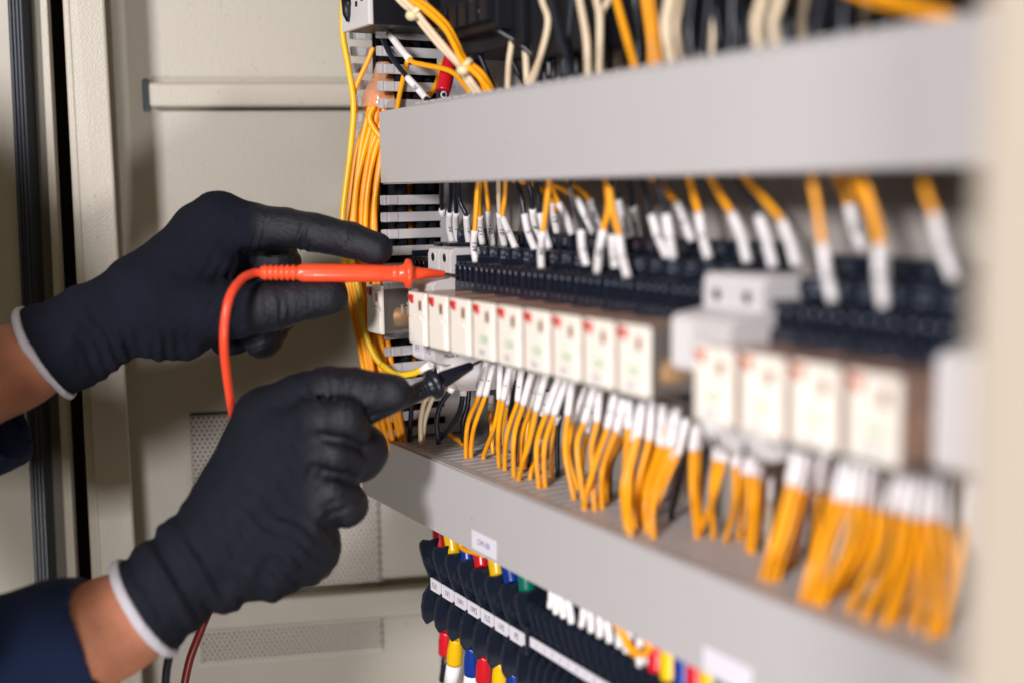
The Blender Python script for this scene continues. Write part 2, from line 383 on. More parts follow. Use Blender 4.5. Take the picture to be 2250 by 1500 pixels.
# ================================================================== DUCTS
def hduct(name, x0, x1, z0, z1, label, slotp=8., slotw=2.4):
    du = empty(name, (x0, FY, z0), label, 'wiring duct')
    m = MB(); m.box(x0, x1, BX-3, BX-.05, z0, z1)                                # base
    for zz, sgn in ((z1-1.4, 1), (z0, -1)):
        m.box(x0, x1, BX-14, BX-3, zz, zz+1.4); m.box(x0, x1, FY+1.8, FY+5.5, zz, zz+1.4)
        x = x0+1
        while x < x1-slotp:
            m.box(x, x+slotp-slotw, FY+5.5, BX-14, zz, zz+1.4); x += slotp
    obj('slotted_trough', m, MT['duct'], du)
    m = MB(); m.box(x0, x1, FY, FY+1.6, z0-.4, z1+.4, .5)
    m.box(x0, x1, FY+1.6, FY+7, z1-.1+.1, z1+1.0); m.box(x0, x1, FY+1.6, FY+7, z0-1.0, z0-.0)
    obj('duct_cover', m, MT['duct'], du); return du
ud = hduct('wiring_duct', -69.7, 374, 59.1, 99.9, 'grey upper wiring duct with plain cover, running across above the relays')
m = MB()
x = -25.
while x < 374:
    m.box(x, x+6., FY+2, FY+8, 101., 102.8, .4); x += 9.
obj('finger_tips', m, MT['duct'], ud)
ld = hduct('wiring_duct', -112, 374, -138.2, -97.9, 'grey lower wiring duct with slotted top taking the orange wires')
# vertical duct, cover off
vd = empty('wiring_duct', (-90, FY, -97), 'upright slotted grey wiring duct without cover, full of orange wires', 'wiring duct')
def slatwall(m, x0, x1, zs, ze, pit=10.1, sh=5.6, gaps=((58, 101),)):
    m.box(x0, x1, BX-20, BX-3, zs, ze)
    z = zs+1.
    while z < ze-sh:
        # finger with rounded front and the little lip line 3.5 mm from its front edge
        m.prism([(FY, z+.5), (FY+.5, z), (BX-20, z), (BX-20, z+sh), (FY+.5, z+sh), (FY, z+sh-.5)], 'x', x0, x1)
        m.box(x0-.35, x1+.35, FY+2.2, FY+2.2+1.1, z-.05, z+sh+.05)
        m.box(x0-.2, x1+.55, FY+4.6, FY+10.5, z+.3, z+sh-.3, .25)
        z += pit
m = MB(); slatwall(m, -71.2, -69.75, -96.6, 58.6); slatwall(m, -71.2, -69.75, 101.5, 320)
slatwall(m, -110, -108.5, -96.6, 320); m.box(-110, -69.75, BX-3, BX-.05, -96.6, 320)
obj('slotted_trough', m, MT['duct'], vd)

_r = random.Random(3)
for k in range(16):
    xx = -105+(k % 4)*9.3+_r.uniform(-1.5, 1.5); yy = 34+(k//4)*10+_r.uniform(-2, 2)
    m = MB(); m.tube([(xx, yy, 300), (xx+_r.uniform(-2, 2), yy, 120), (xx+_r.uniform(-2, 2), yy, 10), (xx, yy, -96)], 3.6, 10, sub=4)
    obj('wire', m, MT['blackdeep'] if k != 6 else MT['orange2'], None, '%s deep inside the upright duct, %s strand from the door side' % ('orange wire' if k == 6 else 'thick black wire', WORD[k]), 'wire', 'black wires filling the upright duct')
# stickers on the lower duct
st = obj('duct_label', MB().box(36, 62, FY-.25, FY-.02, -136.6, -126.3), MT['label'], label='small white printed sticker on the left part of the lower duct', cat='sticker')
m = MB(); text(m, 'DM-08', 4.6, (49, FY-.3, -131.6), (1, 0, 0), (0, 0, 1)); obj('printed_text', m, MT['inkp'], st)
obj('duct_label', MB().box(228, 256, FY-.25, FY-.02, -137.4, -127.), MT['label'], label='blurred white sticker on the right part of the lower duct', cat='sticker')

# ================================================================== RELAYS, SOCKETS, BREAKERS
obj('din_rail', MB().box(-105, 374, 70, 73, -32, 3), MT['screw'], label='zinc mounting rail behind the relay sockets', cat='rail')
def make_socket():
    t = empty('relay_socket', (0, 77, -14), None, 'relay socket')
    m = MB(); w = 23.9
    for sg in (1, -1):
        c = -14.
        def Z(a): return a if sg == 1 else -14-(a+14)*.62
        def bx(x0, x1, y0, y1, a, b, bv=0.):
            m.box(x0, x1, y0, y1, min(Z(a), Z(b)), max(Z(a), Z(b)), bv)
        # tier 1 : bottom bar, back, ribs and hooped roofs
        bx(0, w, 34.2, 44, -2, 13.6); bx(0, w, 28.6, 35, -1.5, 4.6, .4); bx(0, w, 29.2, 34, 12.4, 13.6, .3)
        for k in range(5): bx(k*(w-1.2)/4, k*(w-1.2)/4+1.2, 28.8, 34, 4.6, 13.2, .25)
        for k in range(4): bx(k*(w-1.2)/4+1.0, k*(w-1.2)/4+4.6, 29.4, 41, 13.6, 15.0, .6)
        bx(0, 1.3, 29.5, 44, 13, 18.3, .5)
        # tier 2
        bx(0, w, 44, 60, -2, 16); bx(1.2, 10.6, 43.4, 58, 16, 22.8, .7); bx(13.4, 22.6, 43.4, 58, 16, 22.8, .7); bx(10.6, 13.4, 47, 58, 16, 19.5)
        # tier 3
        bx(0, w, 60, 72, -2, 23); bx(1.6, 22.4, 59, 71, 23, 30.6, .8)
    m.box(0, w, 60, 70, -34, 6)
    body = obj('socket_body', m, MT['blackpl'], t)
    m = MB()
    for k in range(4): text(m, str(k+1), 2.4, (k*(w-1.2)/4+3.3, 28.5, 2.6), (1, 0, 0), (0, 0, 1))
    for k in range(4): m.box(k*(w-1.2)/4+.1, k*(w-1.2)/4+1.1, 28.62, 28.75, 11.0, 12.4)
    for xx in (2.6, 5.2, 15., 17.6):
        for zz in (17.6, 20.6): m.box(xx-.45, xx+.45, 43.2, 43.35, zz-.5, zz+.5)
    obj('printed_marks', m, MT['markgrey'], t)
    for x in (3.4, 8.2, 15.6, 20.4):
        m = MB()
        m.cyl((x, 43.6, 19.4), (x, 42.9, 19.4), 1.25, 12)
        obj('terminal_screw', m, MT['screw'], t)
    for k in range(4):
        xx = k*(w-1.2)/4+3.3; m = MB(); m.box(xx-1.3, xx+1.3, 32.2, 33.9, 5.2, 8.4, .3); m.cyl((xx, 33.9, 10.6), (xx, 33., 10.6), 1.2, 10)
        obj('terminal_clamp', m, MT['screw'], t)
    for x in (6.5, 17.5):
        m = MB(); m.cyl((x, 58.9, 26.8), (x, 58.3, 26.8), 2.1, 14); obj('terminal_screw', m, MT['screw'], t)
    return t
sock0 = make_socket(); kids_cache[sock0.name] = kids(sock0)
def make_relay():
    t = empty('plug_in_relay', (0, 0, -28), None, 'relay')
    # front with a raised lower flap
    m = MB(); m.box(0, 20.3, 0, 1.8, -28, 0, .6); m.prism([(1.4, -27), (18.9, -27), (18.9, -15.5), (13.5, -12.6), (9.6, -13.6), (1.4, -13.6)], 'y', -.8, .3, .3); m.box(9.3, 19.2, -.5, .3, -12.2, -3.2, .3)
    m.box(.9, 9.2, -.45, .3, -12.6, -12.0, .15)
    fr_ = obj('relay_front', m, MT['relay'], t)
    m = MB(); m.prism([(.7, -1.5), (6.6, -1.5), (6.3, -6.2), (4.4, -5.9), (2.2, -4.2), (.9, -2.8)], 'y', -1.0, .2, .2); obj('test_button', m, MT['red'], t)
    m = MB(); m.box(13.4, 17.4, -.75, .1, -9.6, -4.0, .1); wnd = obj('flag_window', m, mat('window_bezel', (205, 188, 170), .4) if 'wb' not in MT else MT['wb'], t)
    m = MB(); m.box(14.1, 16.7, -.95, .0, -8.9, -4.7, .1); obj('window_glass', m, MT['wg'] if 'wg' in MT else mat('window_brown', (120, 92, 78), .3), wnd)
    m = MB(); m.box(.3, 20.0, 1.8, 36, -27.7, -.3, .8); obj('clear_case', m, MT['case'], t)
    m = MB(); m.cyl((10.7, 8, -19), (10.7, 28, -19), 6.2, 20); co = obj('coil', m, MT['copper'], t)
    m = MB(); m.box(3, 18.4, 6, 33, -12, -3.5, .5); m.box(2.5, 18.9, 29, 35, -26, -3, .5); m.box(3, 18.4, 5, 7, -26.5, -12); obj('contact_block', m, MT['blackmat'], t)
    m = MB()
    for q in range(4): text(m, random.choice(['240VAC', '5A 28VDC', '24VDC', 'AC 250V']), 2.2, (20.15, 13+q*3.6, -14), (0, 0, -1), (0, 1, 0), .8)
    m2 = MB(); m2.box(21.12, 21.2, 11, 27, -26.5, -13.4); 
    obj('printed_rating', m, MT['relayink'] if 'relayink' in MT else MT['sleeve'], t)
    return t
MT['wb'] = mat('window_bezel', (192, 166, 148), .4); MT['wg'] = mat('window_brown', (128, 92, 76), .3)
rel0 = make_relay(); kids_cache[rel0.name] = kids(rel0)
for k_ in kids_cache[rel0.name]: kids_cache[k_.name] = kids(k_)
ORD = ['first', 'second', 'third', 'fourth', 'fifth', 'sixth', 'seventh', 'eighth', 'ninth', 'tenth', 'eleventh', 'twelfth', 'thirteenth', 'fourteenth', 'fifteenth', 'sixteenth', 'seventeenth', 'eighteenth', 'nineteenth', 'twentieth']
P_ = 24.21
GR = 'white plug-in relays in a row'; GS = 'black relay sockets behind the relays'
rel0['label'] = 'white plug-in relay, first from the left in the long row of nine'; rel0['group'] = GR
sock0['label'] = 'black socket carrying the first relay of the long row'; sock0['group'] = GS
relays = [rel0]
for i in range(1, 9):
    r_ = dup(rel0, (i*P_, 0, 0), label='white plug-in relay, %s from the left in the long row of nine' % ORD[i], group=GR); relays.append(r_)
    dup(sock0, (i*P_, 0, 0), label='black socket carrying the %s relay of the long row' % ORD[i], group=GS)
relL = dup(rel0, (-56.2, 0, .6), label='lone cream relay with clear case, left of the fuse holders and below the red probe', group=GR)
dup(sock0, (-56.2, 0, .6), label='black socket behind the lone left relay', group=GS)
for k_ in kids(relL):
    if k_.name.startswith('clear_case'): k_.data = k_.data.copy(); k_.data.materials[0] = MT['caseclear']
m = MB(); m.box(-35.9, -35.84, 17, 30, -12.5, 1.); lb = obj('rating_label', m, mat('pale_green_label', (178, 176, 152), .5), relL)
m = MB()
for q, w_ in enumerate(('24V', '5A', 'DC', '12A', '250')): text(m, w_, 2.3, (-35.78, 28.2-q*2.2, -5.5-(q % 2)*2), (0, 0, -1), (0, 1, 0), .9)
obj('printed_text', m, MT['ink'], lb)
RX = [242, 267.2, 292, 317]
for i, x in enumerate(RX):
    rr_ = dup(rel0, (x, 0, -3.6), label='white plug-in relay, %s from the left in the blurred group of four at right' % ORD[i], group=GR); relays.append(rr_)
    dup(sock0, (x, 0, -3.6), label='black socket carrying the %s relay of the right group' % ORD[i], group=GS)
MT['red2'] = mat('faded_red_plastic', (206, 122, 100), .4)
for r_ in relays[9:]:
    for k_ in kids(r_):
        if k_.name.startswith('test_button'): k_.data = k_.data.copy(); k_.data.materials[0] = MT['red2']
for k_ in kids(relays[8]):
    if k_.name.startswith('clear_case'): k_.data = k_.data.copy(); k_.data.materials[0] = MT['caseclear']
# faint printed marks on the fronts of the later relays
for i, r_ in enumerate(relays):
    if i < 3: continue
    o_ = ORG[r_.name] + np.array([0, 0, 28.])
    m = MB(); text(m, 'OK', 5.6, o_+np.array([12, -.84, -18.]), (1, 0, 0), (0, 0, 1)); obj('green_mark', m, MT['inkg'], r_)
    m = MB(); text(m, 'R%d' % (i+1), 4.6, o_+np.array([10, -.84, -24.2]), (1, 0, 0), (0, 0, 1)); obj('purple_mark', m, MT['inkp'], r_)

def breaker(name, x0, n, w, ysh, yn, zt, znt, znb, zb, labels, lab, holes=(16.5, -49)):
    t = empty(name, (x0, 77, zb), lab, 'fuse holder', None)
    for k in range(n):
        a = x0+k*w
        m = MB(); m.prism([(72, zt-2), (ysh+4, zt), (ysh+1, zt-1), (ysh, zt-4), (ysh, znt+2), (yn+2, znt), (yn, znt-2), (yn, znb+2), (yn+3, znb), (ysh, znb-1), (ysh, zb+7), (ysh+5, zb), (72, zb-2)], 'x', a, a+w-.35, .8)
        h = obj('housing', m, MT['white'], t)
        for zz in holes:
            m = MB(); m.cyl((a+w/2-.1, ysh-.08, zz), (a+w/2-.1, ysh+.3, zz), 2.35, 20); ho = obj('screw_hole_shade', m, MT['dark'], h)
            m = MB(); 
            pts = [(a+w/2-.1+2.75*math.cos(q*math.pi/12), ysh-.05, zz+2.75*math.sin(q*math.pi/12)) for q in range(25)]
            m.tube(pts, .4, 6, cap=False); obj('hole_rim', m, MT['white'], h)
        if labels:
            m = MB(); m.box(a+1.2, a+w-1.8, yn-.12, yn+.02, znb+3.4, znb+11); lb = obj('name_tag', m, MT['label'], h)
            m = MB(); text(m, labels[k], 5.0, (a+w/2-.3, yn-.16, znb+7), (1, 0, 0), (0, 0, 1), .8); obj('printed_text', m, MT['ink'], lb)
    return t
b1 = breaker('fuse_holder', -28.3, 2, 14.1, 26.3, 15., 22.2, 4., -41.5, -58, ('1F1', '1F2'), 'pair of white fuse holders marked 1F1 and 1F2 left of the first relay')
m = MB(); text(m, 'Made in', 3.0, (-.32, 26, -37.5), (0, 1, 0), (0, 0, 1)); obj('printed_text', m, MT['ink'], b1)
b2 = breaker('fuse_holder', 216.6, 2, 17.2, 25, 9., 20.5, 5, -17, -50, None, 'pair of blurred white fuse holders between the long relay row and the right group', holes=(12, -46))
b3 = breaker('fuse_holder', 343.5, 2, 15., 24, 8., 0, 4, -32, -64, None, 'blurred white fuse holder at the right end of the relay row', holes=(-50,))

# ================================================================== UPPER DEVICES
mt_ = empty('control_device', (-62, 0, 145), 'black device with white face above the left end of the upper duct', 'control device')
zc = 146.5
m = MB(); m.box(-81, -42, 2.2, BX, zc, 260, 1.); obj('housing', m, MT['blackmat'], mt_)
m = MB(); m.box(-81.3, -41.8, 0, 3.0, zc-.3, 260, .8); fc = obj('face_plate', m, MT['white'], mt_)
m = MB(); m.box(-76, -55, -2.5, 0, 163.5, 172, .8); obj('red_switch', m, MT['bred'], mt_)
m = MB(); m.cyl((-69, -2.5, 161), (-69, .2, 161), 3.2, 16); m.tube([(-69, -1.2, 163), (-69, -1.4, 155), (-69, -1, 151)], [3.4, 2.6, 1.], 10); obj('switch_lever', m, MT['blackmat'], mt_)
m = MB(); m.box(-52, -49, -.3, .2, 160, 163, .2); m.box(-60, -57, -.3, .2, 158, 161, .2); obj('indicator', m, MT['ink'], mt_)
ct = empty('contactor', (60, 40, 128), 'large black contactor block half hidden behind wires above the upper duct', 'contactor')
m = MB(); m.box(-12, 62, 36, BX, 126, 260, 1.5); m.box(-6, 55, 26, 36, 134, 170, 1.); m.box(64, 128, 40, BX, 118, 260, 1.5)
for k in range(5): m.box(2+k*11, 9+k*11, 21, 26, 138, 150, .8)
obj('housing', m, MT['blackmat'], ct)
for k in range(3):
    m = MB(); m.cyl((8+k*16, 25.9, 158), (8+k*16, 24.6, 158), 3., 16); obj('terminal_screw', m, MT['screw'], ct)
ct3 = empty('contactor', (230, 60, 112), 'dark device box hidden behind the middle wires above the upper duct', 'contactor')
m = MB(); m.box(172, 292, 56, BX, 112, 240, 1.5); obj('housing', m, MT['blackmat'], ct3)
ct2 = empty('contactor', (330, 40, 112), 'blurred black device at the far right above the upper duct', 'contactor')
m = MB(); m.box(300, 352, 34, BX, 108, 220, 1.5); obj('housing', m, MT['blackmat'], ct2)

# ================================================================== WIRES
WN = [0]
def curve(pts, y0, y1, key='y'):
    n = len(pts); L = [0.]
    for i in range(1, n): L.append(L[-1]+math.hypot(pts[i][0]-pts[i-1][0], pts[i][1]-pts[i-1][1]))
    out = []
    for i, p in enumerate(pts):
        t = L[i]/L[-1]; yy = y0+(y1-y0)*t
        out.append(bp(p[0], p[1], **{key: yy}))
    return out
def resample(P, n):
    P = np.array(P); d = np.r_[0, np.cumsum(np.linalg.norm(np.diff(P, axis=0), axis=1))]
    t = np.linspace(0, d[-1], n); return [np.array([np.interp(x, d, P[:, k]) for k in range(3)]) for x in t]
def cyltext(sx, size, a, b, r, ang=0., cond=1.):
    """number printed along a sleeve from a to b, wrapped round it, facing the viewer"""
    a = np.array(a); b = np.array(b); ax = (b-a)/np.linalg.norm(b-a); mid = (a+b)/2
    vd_ = CAM-mid; vd_ = vd_-ax*(vd_@ax); vd_ /= np.linalg.norm(vd_); sd = np.cross(ax, vd_)
    v, f = txt_mesh(sx, size); V = []
    for p in v:
        th = p[1]/r+ang; V.append(mid+ax*p[0]*cond+(r+.07)*(math.cos(th)*vd_+math.sin(th)*sd))
    return MB().add(V, f)
def sleeve(parent, P, r=1.95, num=None, size=3.0, ang=.35, tpos=(0., 1.)):
    m = MB(); m.tube(P, r, 16, sub=4 if len(P) > 2 else 0)
    s_ = obj('marker_sleeve', m, MT['sleeve'], parent)
    if num:
        a = np.array(P[0]); b = np.array(P[-1]); q0 = a+(b-a)*tpos[0]; q1 = a+(b-a)*tpos[1]
        obj('printed_number', cyltext(num, size, q0, q1, r, ang), MT['ink'], s_)
    return s_
CN = {'O': ('orange', MT['orange']), 'K': ('black', MT['black']), 'W': ('cream', MT['cream']), 'Y': ('yellow', MT['yellow'])}
# ---- lower wires : top (under the sockets) -> duct top
def lower_wire(idx, col, tops, s_end, mids, bot, ytop=44., num=None, r=1.36, zb=-98.5, noslv=False, off=None):
    """all in full-frame pixels"""
    pb = bp(bot[0], bot[1], z=-97.) ; yb = min(max(pb[1], 22), 68)
    allp = [tops, s_end]+list(mids)+[bot]
    C = curve(allp, ytop, yb)
    C[-1] = bp(bot[0], bot[1], y=yb)
    # carry on down into the duct
    tail = [C[-1]+np.array([0, 2, -9.])]
    P = C[1:]+tail
    top = C[0]
    st_ = C[1]
    full = [C[0]*.85+C[1]*.15]+P
    m = MB(); m.tube(full, r, 12, sub=7)
    o = obj('wire', m, CN[col][1])
    if not noslv: sleeve(o, [C[0]+(C[0]-C[1])*.05, (C[0]*.5+C[1]*.5)+(np.array([0, 0, .3])), C[1]+(C[1]-C[0])*0], 1.95, num)
    return o
def zA(p): return (1000+p[0]/3.75, 780+p[1]/3.75)
def zB(p): return (1350+p[0]/2.5, 820+p[1]/2.5)
LW = []
a = zA
LW += [
 ('O', a((262, 60)), a((195, 330)), [a((105, 560))], a((90, 830)), 40, '2'),
 ('O', a((312, 75)), a((250, 330)), [a((155, 600))], a((132, 825)), 44, '2'),
 ('O', a((300, 330)), a((293, 455)), [a((300, 620))], a((312, 790)), 60, None),
 ('O', a((375, 80)), a((368, 360)), [a((320, 600))], a((235, 840)), 44, '11'),
 ('O', a((450, 100)), a((397, 365)), [a((358, 620))], a((362, 900)), 38, '12'),
 ('O', a((490, 110)), a((435, 410)), [a((403, 600))], a((410, 770)), 56, '1'),
 ('K', a((510, 200)), a((487, 310)), [a((450, 520))], a((465, 790)), 58, None),
 ('O', a((548, 120)), a((518, 375)), [a((430, 640))], a((410, 930)), 42, '16'),
 ('O', a((630, 150)), a((562, 405)), [a((488, 660))], a((485, 985)), 40, '1'),
 ('O', a((692, 160)), a((620, 425)), [a((545, 680))], a((543, 960)), 46, None),
 ('O', a((745, 165)), a((668, 455)), [a((615, 690))], a((525, 1015)), 36, '6'),
 ('O', a((640, 330)), a((612, 480)), [a((590, 700))], a((577, 912)), 60, None),
 ('K', a((760, 300)), a((715, 495)), [a((655, 720))], a((617, 910)), 58, '2'),
 ('O', a((855, 190)), a((752, 475)), [a((672, 740))], a((690, 1075)), 38, None),
 ('O', a((918, 210)), a((815, 490)), [a((738, 740))], a((742, 1070)), 42, None),
 ('O', a((850, 500)), a((820, 560)), [a((798, 760))], a((797, 990)), 58, None),
 ('O', a((700, 700)), a((690, 760)), [a((650, 880))], a((620, 1005)), 50, None),
 ('K', a((925, 320)), a((890, 420)), [a((845, 640))], a((848, 985)), 62, None),
 ('O', a((962, 215)), a((930, 490)), [a((908, 800))], a((978, 1165)), 38, '1'),
 ('O', a((1085, 260)), a((982, 540)), [a((935, 800))], a((1005, 1085)), 44, None),
 ('O', a((1145, 270)), a((1062, 550)), [a((1005, 760))], a((1068, 1250)), 38, None),
 ('O', a((1110, 480)), a((1092, 635)), [a((1055, 800))], a((1045, 1000)), 58, None),
 ('O', a((1190, 290)), a((1170, 545)), [a((1125, 800))], a((1150, 1255)), 42, '2'),
 ('O', a((1315, 320)), a((1255, 595)), [a((1150, 900))], a((1062, 1250)), 36, None),
 ('O', a((1390, 360)), a((1330, 620)), [a((1220, 900))], a((1212, 1245)), 40, None),
 ('K', a((1400, 600)), a((1370, 720)), [a((1285, 900))], a((1275, 1160)), 60, None),
 ('O', a((1435, 370)), a((1425, 600)), [a((1400, 950))], a((1398, 1340)), 40, '3'),
 ('K', a((560, 500)), a((520, 560)), [a((500, 700))], a((492, 900)), 62, None)]
b = zB
LW += [
 ('O', b((85, 140)), b((78, 300)), [b((72, 560))], b((55, 790)), 46, '2'),
 ('O', b((155, 160)), b((130, 345)), [b((72, 620))], b((90, 890)), 38, None),
 ('O', b((205, 150)), b((190, 365)), [b((125, 620))], b((118, 830)), 44, '1'),
 ('O', b((265, 170)), b((250, 390)), [b((160, 650))], b((150, 800)), 40, None),
 ('O', b((345, 190)), b((310, 400)), [b((215, 680))], b((215, 890)), 38, None),
 ('O', b((395, 250)), b((345, 440)), [b((255, 650))], b((190, 860)), 44, None),
 ('K', b((400, 400)), b((385, 480)), [b((350, 620))], b((312, 785)), 60, None),
 ('O', b((450, 290)), b((430, 415)), [b((430, 640))], b((455, 890)), 40, None),
 ('K', b((510, 300)), b((500, 420)), [b((480, 620))], b((470, 800)), 62, None),
 ('O', b((565, 430)), b((560, 462)), [b((535, 660))], b((545, 885)), 42, None),
 ('O', b((605, 430)), b((598, 475)), [b((530, 720))], b((468, 880)), 46, None),
 ('O', b((668, 450)), b((666, 500)), [b((662, 720))], b((615, 910)), 42, None),
 ('O', b((755, 480)), b((752, 545)), [b((742, 760))], b((735, 960)), 40, None),
 ('O', b((785, 490)), b((780, 555)), [b((775, 760))], b((760, 975)), 46, None),
 ('W', b((850, 580)), b((848, 690)), [b((850, 800))], b((838, 930)), 60, None),
 ('O', b((1000, 430)), b((965, 605)), [b((905, 820))], b((815, 1120)), 34, None),
 ('O', b((1040, 440)), b((1000, 615)), [b((940, 840))], b((860, 1130)), 38, None),
 ('O', b((1085, 450)), b((1045, 625)), [b((975, 850))], b((930, 1060)), 46, None),
 ('O', b((1155, 440)), b((1130, 640)), [b((1115, 820))], b((1085, 1010)), 46, None),
 ('W', b((1035, 700)), b((1030, 780)), [b((1020, 860))], b((1005, 985)), 62, None),
 ('K', b((1230, 430)), b((1205, 560)), [b((1185, 640))], b((1160, 790)), 58, None),
 ('O', b((1260, 470)), b((1225, 690)), [b((1120, 960))], b((1075, 1230)), 34, None),
 ('O', b((1310, 480)), b((1275, 700)), [b((1180, 960))], b((1110, 1255)), 38, None),
 ('O', b((1355, 490)), b((1325, 705)), [b((1280, 960))], b((1150, 1255)), 34, None),
 ('O', b((1400, 500)), b((1375, 710)), [b((1365, 920))], b((1200, 1225)), 38, None),
 ('O', b((1440, 510)), b((1420, 730)), [b((1390, 930))], b((1240, 1180)), 44, None)]
LW += [
 ('O', (1985, 1010), (1950, 1120), [(1925, 1220)], (1870, 1335), 34, None),
 ('O', (2005, 1015), (1978, 1128), [(1960, 1230)], (1902, 1355), 38, None),
 ('O', (2022, 1020), (2003, 1135), [(1985, 1240)], (1945, 1368), 34, None),
 ('O', (2040, 1025), (2025, 1140), [(2030, 1250)], (2010, 1372), 38, None),
 ('O', (2055, 1030), (2050, 1140), [(2062, 1250)], (2045, 1388), 42, None),
 ('O', (2128, 1060), (2120, 1150), [(2098, 1270)], (2070, 1385), 36, None),
 ('K', (1905, 1000), (1900, 1060), [(1890, 1130)], (1860, 1250), 60, None)]
_q = random.Random(11)
for w in list(LW):
    if w[1][0] > 1360 and w[0] == 'O' and not (1560 < w[2][0] < 1650):
        j = lambda a_, b_: _q.uniform(a_, b_)
        if w[1][0] > 1880 and _q.random() < .45: continue
        dx = j(10, 18)*(1 if _q.random() < .6 else -1); dx *= (w[1][0]-600)/900.
        LW.append(('O', (w[1][0]+dx*.6, w[1][1]+4), (w[2][0]+dx, w[2][1]+j(-10, 12)), [(p[0]+dx*1.1, p[1]) for p in w[3]], (w[4][0]+dx*j(.5, 1.3), w[4][1]-j(0, 30)), w[5]+8, None))
LW.sort(key=lambda w: w[1][0]); CNT = {}
for i, w in enumerate(LW):
    if w[6] is None and w[0] == 'O' and w[1][0] < 1500: w = w[:6]+(_q.choice(['12', '7', '16', '23', '4', '11', '9']),)
    o = lower_wire(i, w[0], w[1], w[2], w[3], w[4], ytop=w[5], num=w[6], r=1.36 if w[1][0] < 1880 else 1.6, noslv=(w[0] == 'K' and w[6] is None))
    nm = CN[w[0]][0]; x_ = w[1][0]
    if x_ < 1470: place = 'under the %s relay of the long row' % WORD[int(min(8, max(0, np.searchsorted([945, 989, 1040, 1093, 1152, 1213, 1281, 1352], x_))))]
    elif x_ < 1700: place = 'under the blurred fuse holders'
    else: place = 'under the right group of relays'
    kd = nm+(' bare' if (w[0] == 'K' and w[6] is None) else ' sleeved'); CNT[(kd, place)] = CNT.get((kd, place), 0)+1
    o['label'] = '%s wire %s, %s from the left' % (kd, place, WORD[CNT[(kd, place)]-1])
    o['category'] = 'wire'; o['group'] = 'wires hanging from the sockets into the lower duct'

